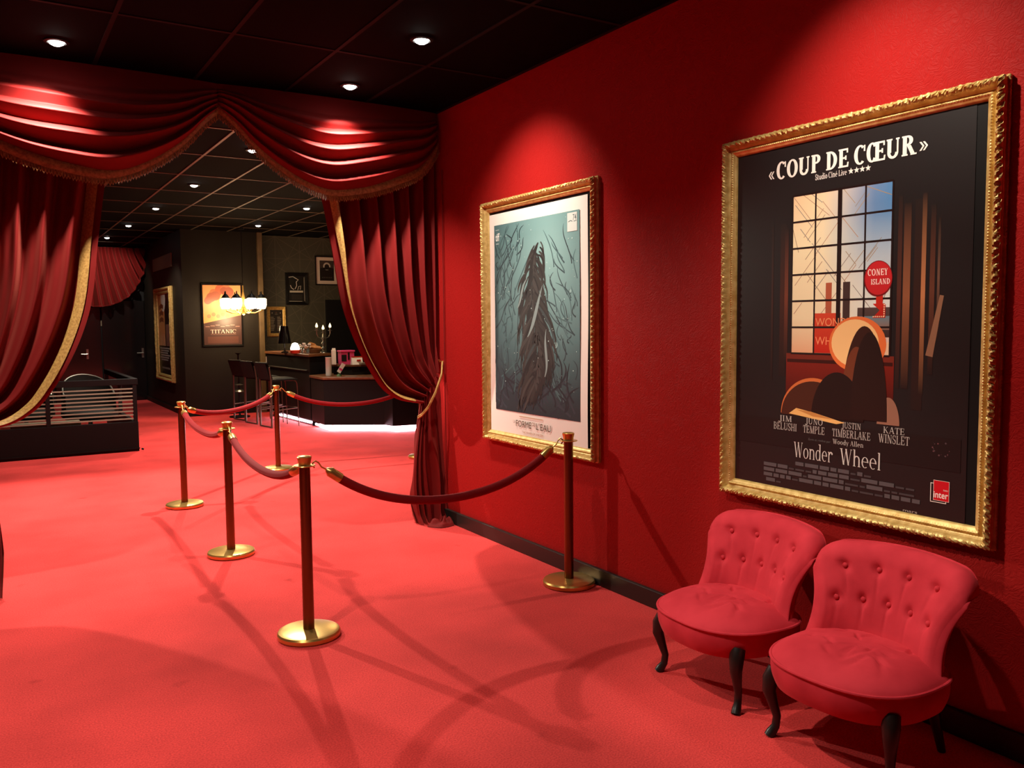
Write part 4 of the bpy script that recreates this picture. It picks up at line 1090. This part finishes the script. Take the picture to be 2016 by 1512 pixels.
# ------------------------------------------------------------------ bar stools
def make_stool(label):
    t = thing('bar_stool', label, 'stool', (0, 0, 0), 0, 'black bar stools')      # faces +x
    b = MB(); rr = .0125
    for sy in (-1, 1):
        y = sy*.19
        # rear leg runs up to carry the back, side rail bends down into the thin front leg
        b = MB(); b.tube([(-.225, y, .012), (-.215, y, .72), (-.245, y, .93)], .016, 8); b.build('leg', M['legmetal'], t)
        b = MB(); b.tube([(-.215, y, .735), (.15, y, .715), (.19, y, .70), (.21, y, .66), (.215, y, .55), (.225, y, .0)], .009, 8); b.build('leg', M['legmetal'], t)
    b = MB(); b.tube([(-.22, -.19, .015), (-.22, .19, .015)], .011, 8); b.tube([(-.22, .19, .26), (.22, .19, .29), (.22, -.19, .29), (-.22, -.19, .26)], .009, 8)
    b.build('foot_rail', M['legmetal'], t)
    b = MB(); b.grid(lambda u, v: Vector((-.20+.42*u, -.20+.40*v, .735+.03*(1-abs(2*v-1)**4)*(1-abs(2*u-1)**6)-.03*max(0, u-.85)*5*.3)), 16, 14)
    b.box((-.20, -.20, .715), (.22, .20, .738)); b.build('seat', M['leather'], t)
    b = MB()
    b.grid(lambda u, v: Vector((-.20-.075*v-.03*math.sin(PI*u)+.012, -.195+.39*u, .74+.25*v)), 12, 8); b.grid(lambda u, v: Vector((-.22-.075*v-.03*math.sin(PI*u)-.012, .195-.39*u, .74+.25*v)), 12, 8)
    b.tube([(-.275-.03*math.sin(PI*u/10)-.0, -.195+.039*u, .99) for u in range(11)], .014, 8); b.build('backrest', M['leather'], t)
    return t
st = make_stool('nearest of the black stools in the row at the bar')
st.location = (3.80, 12.92, 0); st.rotation_euler = (0, 0, math.radians(10))
dup(st, (3.74, 13.54, 0), math.radians(12), 'middle one of the black stools at the bar')
dup(st, (3.71, 14.16, 0), math.radians(13), 'farthest of the black stools at the bar')
t = thing('standing_ashtray', 'thin dark metal stand on a round foot behind the stools', 'stand', (3.62, 14.62, 0))
b = MB(); b.lathe([(1e-4, 0), (.17, 0), (.17, .02), (.03, .035), (.014, .05), (.014, 1.06), (.03, 1.08), (.05, 1.09), (.05, 1.10), (1e-4, 1.10)], 20); b.build('stem', M['black'], t)
b = MB(); b.lathe([(.014, .42), (.09, .44), (.06, .47), (.014, .50)], 16); b.lathe([(.014, .54), (.07, .555), (.014, .57)], 16); b.build('disc', M['grey'], t)

# ------------------------------------------------------------------ chandelier
CX, CY_, CZ = 3.72, 14.55, 1.93
t = thing('chandelier', 'brightly glowing chandelier with little shades in front of warm orange poster', 'chandelier', (CX, CY_, CZ))
b = MB(); b.lathe([(1e-4, -.20), (.03, -.18), (.018, -.12), (.045, -.06), (.02, 0), (.03, .10), (.012, .2), (.012, .30), (1e-4, .31)], 16); b.build('body', M['brass'], t)
b = MB(); b.tube([(0, 0, .3), (0, 0, CEIL-CZ)], .006, 6); b.lathe([(.05, CEIL-CZ-.03), (.05, CEIL-CZ), (1e-4, CEIL-CZ)], 16); b.build('hanging_rod', M['black'], t)
for i in range(8):
    a = 2*PI*i/8+.2; c, s = math.cos(a), math.sin(a)
    b = MB(); b.tube([(c*r, s*r, z) for r, z in ((.02, -.06), (.10, -.15), (.20, -.16), (.30, -.12), (.31, -.08))], .009, 8); ar = b.build('arm', M['brass'], t)
    b = MB(); b.lathe([(.06, -.09), (.082, -.03), (.084, .07), (.06, .085)], 14, (c*.31, s*.31, 0)); b.build('glass_shade', M['chand'], ar)
    b = MB(); b.lathe([(.074, .084), (.035, .14), (.012, .16), (.008, .20), (1e-4, .205)], 14, (c*.31, s*.31, 0)); b.build('shade_cap', M['black'], ar)
l = bpy.data.lights.new('chandelier_light', 'POINT'); l.energy = 26; l.color = (1, .72, .40); l.shadow_soft_size = .1
lo_ = bpy.data.objects.new('chandelier_light', l); COL.objects.link(lo_); lo_.location = (CX, CY_, CZ-.28)

t = thing('added_pendant_lamp', 'added brass pendant lamp, unseen behind right drape, lighting the lounge ceiling bars', 'lamp', (4.75, 10.9, 2.35))  # unseen lamp, added to light the lounge ceiling bars
b = MB(); b.lathe([(.13, -.05), (.10, .04), (.03, .10), (.02, .14), (.016, .14), (.026, .095), (.095, .035), (.125, -.05)], 24); b.build('shade', M['brass'], t, edge=60)
b = MB(); b.tube([(0, 0, .14), (0, 0, CEIL-2.35)], .005, 6); b.build('cord', M['black'], t)
b = MB(); b.ball((0, 0, .0), .05); b.build('bulb', M['chand'], t)
l = bpy.data.lights.new('added_pendant_light', 'POINT'); l.energy = 75; l.color = (1, .70, .36); l.shadow_soft_size = .06
po = bpy.data.objects.new('added_pendant_light', l); COL.objects.link(po); po.location = (4.75, 10.9, 2.50)

# ------------------------------------------------------------------ things on the counters
HT, LT, ST = 1.115, .80, .955
t = thing('table_lamp', 'tall black glossy lampshade lamp standing on the high counter', 'lamp', (4.10, 13.55, HT))
b = MB(); b.lathe([(1e-4, 0), (.06, 0), (.055, .015), (.012, .03), (.012, .17), (1e-4, .18)], 18); b.build('base', M['blackgloss'], t)
b = MB(); b.lathe([(.105, .15), (.062, .43), (.060, .43), (.102, .152)], 28); b.build('lamp_shade', M['blackgloss'], t)
b = MB(); b.ball((0, 0, .19), .03); b.build('bulb', M['lampglow'], t)
t = thing('night_light', 'small glowing white lamp on a red foot, left on high counter', 'lamp', (4.13, 13.10, HT))
b = MB(); b.lathe([(1e-4, 0), (.075, 0), (.078, .05), (.06, .062), (1e-4, .062)], 20); b.build('foot', M['redp'], t)
b = MB(); b.lathe([(.072, .062), (.066, .10), (.042, .155), (1e-4, .17)], 20); b.build('glowing_dome', M['lampglow'], t)
def vase(label, x, y, h):
    t = thing('flower_vase', label, 'vase', (x, y, HT))
    b = MB(); b.lathe([(1e-4, 0), (.022, 0), (.026, .05), (.02, .075), (.024, .085)], 16); b.build('glass', M['glass'], t)
    b = MB(); rnd = random.Random(int(x*100))
    st_ = MB()
    for i in range(7):
        a = i*2.4; p = Vector((.035*math.cos(a), .035*math.sin(a), .11+.02*(i % 3)+h)); b.ball(p, .018, 8, 6); st_.tube([(0, 0, .02), p*.6+Vector((0, 0, .03)), p], .002, 5)
    st_.build('stems', M['green'], t); b.build('blossoms', M['white'], t); return t
vase('little glass of pale flowers right beside the glowing lamp', 4.21, 12.98, 0)
vase('little glass of pale flowers between glowing lamp and pastry basket', 4.27, 12.90, -.01)
t = thing('bread_basket', 'brown wicker basket of pastries on the high counter', 'basket', (4.375, 12.98, HT))
b = MB(); b.lathe([(1e-4, .004), (.10, .004), (.13, .06), (.124, .062), (.095, .012), (1e-4, .012)], 26); b.build('wicker_bowl', M['wicker'], t, edge=60)
rnd = random.Random(9)
PLB = ['pastry on top of the heap in the wicker basket', 'pastry at the left front of the wicker basket', 'pastry at the right front of the wicker basket', 'pastry at the back left of the wicker basket', 'pastry at the back right of the wicker basket', 'pastry in the middle front of the wicker basket', 'pastry lying second from top in the wicker basket']
for i, (dx, dy, dz, rz) in enumerate([(0, 0, .125, .3), (-.075, -.05, .062, .9), (.075, -.05, .065, -.5), (-.06, .06, .07, .2), (.065, .055, .07, 1.2), (0, -.07, .075, 0), (.01, .01, .095, -.7)]):
    b = MB()
    b.tube([(.055*math.cos(a)-.0, .03*math.sin(a), 0) for a in [PI*q/8 for q in range(9)]], [.008, .016, .021, .024, .025, .024, .021, .016, .008], 9)
    o = b.build('pastry', M['biscuit']); o.location = (4.375+dx*.85, 12.98+dy*.85, HT+dz+.02); o.rotation_euler = (.2*dx*10, .2, rz)
    tag(o, PLB[i], 'pastry', 'pastries in the basket')
t = thing('candelabra', 'three-armed crystal candelabra with lit flame bulbs on high counter', 'candelabra', (4.57, 13.03, HT))
b = MB(); b.lathe([(1e-4, 0), (.055, 0), (.05, .012), (.015, .03), (.02, .05), (.03, .075), (.014, .10), (.022, .125), (.034, .15), (.014, .18), (.02, .205), (.032, .23), (.014, .26), (.010, .33), (.022, .345), (1e-4, .35)], 14); b.build('stem', M['grey'], t)
for k, (dx, dz) in enumerate([(-.105, .38), (0, .345), (.115, .375)]):
    if dx:
        b = MB(); b.tube([(0, 0, .26), (dx*.35, 0, .23), (dx*.8, 0, .25), (dx, 0, .30), (dx, 0, dz)], .006, 6); ar = b.build('arm', M['grey'], t)
    b = MB(); b.lathe([(.008, 0), (.034, .006), (.034, .010), (.014, .014), (.014, .055), (1e-4, .055)], 12, (dx, 0, dz-.03)); b.build('candle_cup', M['grey'], t)
    b = MB(); b.lathe([(1e-4, .0), (.018, .006), (.021, .025), (.012, .055), (1e-4, .078)], 12, (dx, 0, dz+.022)); b.build('flame_bulb', M['flame'], t)
t = thing('cup_stack', 'tall stack of whitish paper cups on low counter ledge', 'cups', (4.30, 12.06, LT))
b = MB()
for i in range(17): b.lathe([(.040, .0), (.046, .020), (.047, .022), (.043, .022)], 18, (0, 0, .004+.0158*i))
b.lathe([(.030, 0), (.030, .012), (1e-4, .012)], 18); b.build('cups', M['whiteplastic'], t)
t = thing('white_carton', 'slim white carton behind the stack of paper cups', 'carton', (4.47, 12.30, ST))
b = MB(); b.box((-.03, -.025, 0), (.03, .025, .225)); b.build('box', M['white'], t, bevel=.004)
b = MB(); b.box((-.02, -.015, .225), (.025, .015, .25)); b.build('flap', M['white'], t)
t = thing('pink_box', 'pink gift box with a rimmed lid on low counter shelf', 'box', (4.66, 12.28, ST))
b = MB(); b.box((-.105, -.07, 0), (.105, .07, .19)); b.build('carton', M['pink'], t, bevel=.003)
b = MB(); b.box((-.115, -.08, .19), (.115, .08, .215)); b.build('lid', M['pink'], t, bevel=.003)
b = MB(); b.box((-.10, -.074, .05), (-.02, -.0705, .15)); b.box((.0, -.074, .07), (.03, -.0705, .18)); b.build('dark_pattern', M['darkwood'], t)
t = thing('tent_card', 'white folded tent card with red band before pink box', 'card', (4.76, 12.10, ST))
b = MB(); b.add([(-.085, -.04, 0), (.085, -.04, 0), (.085, 0, .12), (-.085, 0, .12), (-.085, .04, 0), (.085, .04, 0)], [(0, 1, 2, 3), (3, 2, 5, 4), (0, 4, 5, 1), (0, 3, 4), (1, 5, 2)], True); b.build('card', M['white'], t)
b = MB(); b.box((-.01, -.035, .05), (.05, -.027, .075)); b.box((-.085, -.009, .112), (.085, .009, .124)); b.build('red_print', M['redp'], t)
t = thing('card_holder', 'tilted white card with pink stripe in a dark green holder', 'card', (4.40, 11.90, LT))
b = MB(); b.lathe([(1e-4, 0), (.04, 0), (.035, .02), (.01, .04), (.03, .07), (1e-4, .07)], 14); b.build('holder', M['green'], t)
b = MB(); c = Matrix.Rotation(-.6, 4, 'Y'); q = [(-.03, -.01, .0), (.03, -.01, .0), (.03, -.005, .15), (-.03, -.005, .15)]
b.add([c.transposed() @ Vector(p)+Vector((-.02, -.03, .06)) for p in q]+[c.transposed() @ Vector((p[0], p[1]+.004, p[2]))+Vector((-.02, -.03, .06)) for p in q], [(0, 1, 2, 3), (7, 6, 5, 4), (0, 4, 5, 1), (1, 5, 6, 2), (2, 6, 7, 3), (3, 7, 4, 0)], True); b.build('card', M['white'], t)
b = MB(); q = [(-.028, -.0115, .04), (.028, -.0115, .04), (.028, -.0105, .07), (-.028, -.0105, .07)]
b.add([c.transposed() @ Vector(p)+Vector((-.02, -.03, .06)) for p in q], [(0, 1, 2, 3)], True); b.build('pink_stripe', M['pink'], t)
b = MB(); b.box((4.78, 11.96, ST), (5.12, 12.12, ST+.03)); tag(b.build('wooden_tray', M['stone'], bevel=.003), 'flat beige tray on low counter shelf beside the drape', 'tray')
b = MB(); b.box((4.46, 11.72, LT), (4.62, 11.84, LT+.006)); tag(b.build('bar_mat', M['stone']), 'thin pale mat at the corner of low counter', 'mat')

# ------------------------------------------------------------------ black slatted partition round the stairwell
t = thing('slatted_partition', 'low black partition with pale horizontal metal slats, behind left drape', 'partition', (.6, 11.45, 0))
b = MB(); b.box((-1.6, 11.42, 0), (1.575, 11.47, .375)); b.box((1.525, 11.47, 0), (1.575, 14.3, .375)); b.build('lower_panel', M['black'], t, t.location, bevel=.004)
b = MB(); b.box((-1.6, 11.415, .84), (1.585, 11.475, .915)); b.box((1.515, 11.475, .84), (1.585, 14.3, .915)); b.build('top_rail', M['black'], t, t.location, bevel=.004)
for x0, y0 in ((1.525, 11.42), (.565, 11.42), (-.4, 11.42), (-1.6, 11.42), (1.525, 12.8), (1.525, 14.25)):
    b = MB(); b.box((x0, y0, .375), (x0+.045, y0+.05, .84)); b.build('post', M['black'], t, t.location)
for i in range(9):
    z = .405+.047*i
    b = MB(); b.box((-1.59, 11.425, z), (1.53, 11.45, z+.016)); b.build('slat', M['slat'], t, t.location)
b = MB(); b.box((-1.6, 11.41, .03), (1.58, 11.42, .045)); b.tube([(1.6, 11.41, .03), (1.62, 11.40, .02)], .012, 8); b.build('foot_trim', M['black'], t, t.location)
# two black armchairs with chrome rims inside, their backs rising over the rail
def lounge_chair(label, x, y, rz):
    t = thing('lounge_chair', label, 'chair', (x, y, 0), rz, 'black lounge chairs behind the partition')
    b = MB(); b.lathe([(1e-4, .36), (.30, .36), (.34, .40), (.34, .46), (.28, .49), (1e-4, .49)], 24); b.build('seat', M['leather'], t)
    b = MB()
    b.grid(lambda u, v: Vector((.33*math.sin(-1.6+3.2*u), .33*math.cos(-1.6+3.2*u), .42+.50*v*max(0, math.sin(PI*(.12+.76*u)))**.7)), 24, 8)
    b.grid(lambda u, v: Vector((.29*math.sin(1.6-3.2*u), .29*math.cos(1.6-3.2*u), .42+.50*v*max(0, math.sin(PI*(.12+.76*u)))**.7)), 24, 8); b.build('backrest', M['leather'], t)
    b = MB(); b.tube([(.31*math.sin(-1.6+3.2*u/24), .31*math.cos(-1.6+3.2*u/24), .425+.50*math.sin(PI*(.12+.76*u/24))**.7) for u in range(25)], .012, 8); b.build('chrome_rim', M['grey'], t)
    b = MB(); b.lathe([(.26, 0), (.27, .015), (.03, .04), (.025, .36)], 20); b.build('pedestal', M['grey'], t)
    return t
lc = lounge_chair('black round-backed chair with chrome rim nearer the partition corner', 1.12, 12.35, .2)
dup(lc, (.40, 12.75, 0), -.3, 'black round-backed chair half hidden by the left drape')
# pale low shelf and boxes glimpsed through the slats
b = MB(); b.box((.2, 11.62, 0), (.95, 11.85, .40)); tag(b.build('low_bench', M['stone'], bevel=.01), 'pale low bench glimpsed through the slats of partition', 'bench')
print('objects', len(bpy.data.objects))
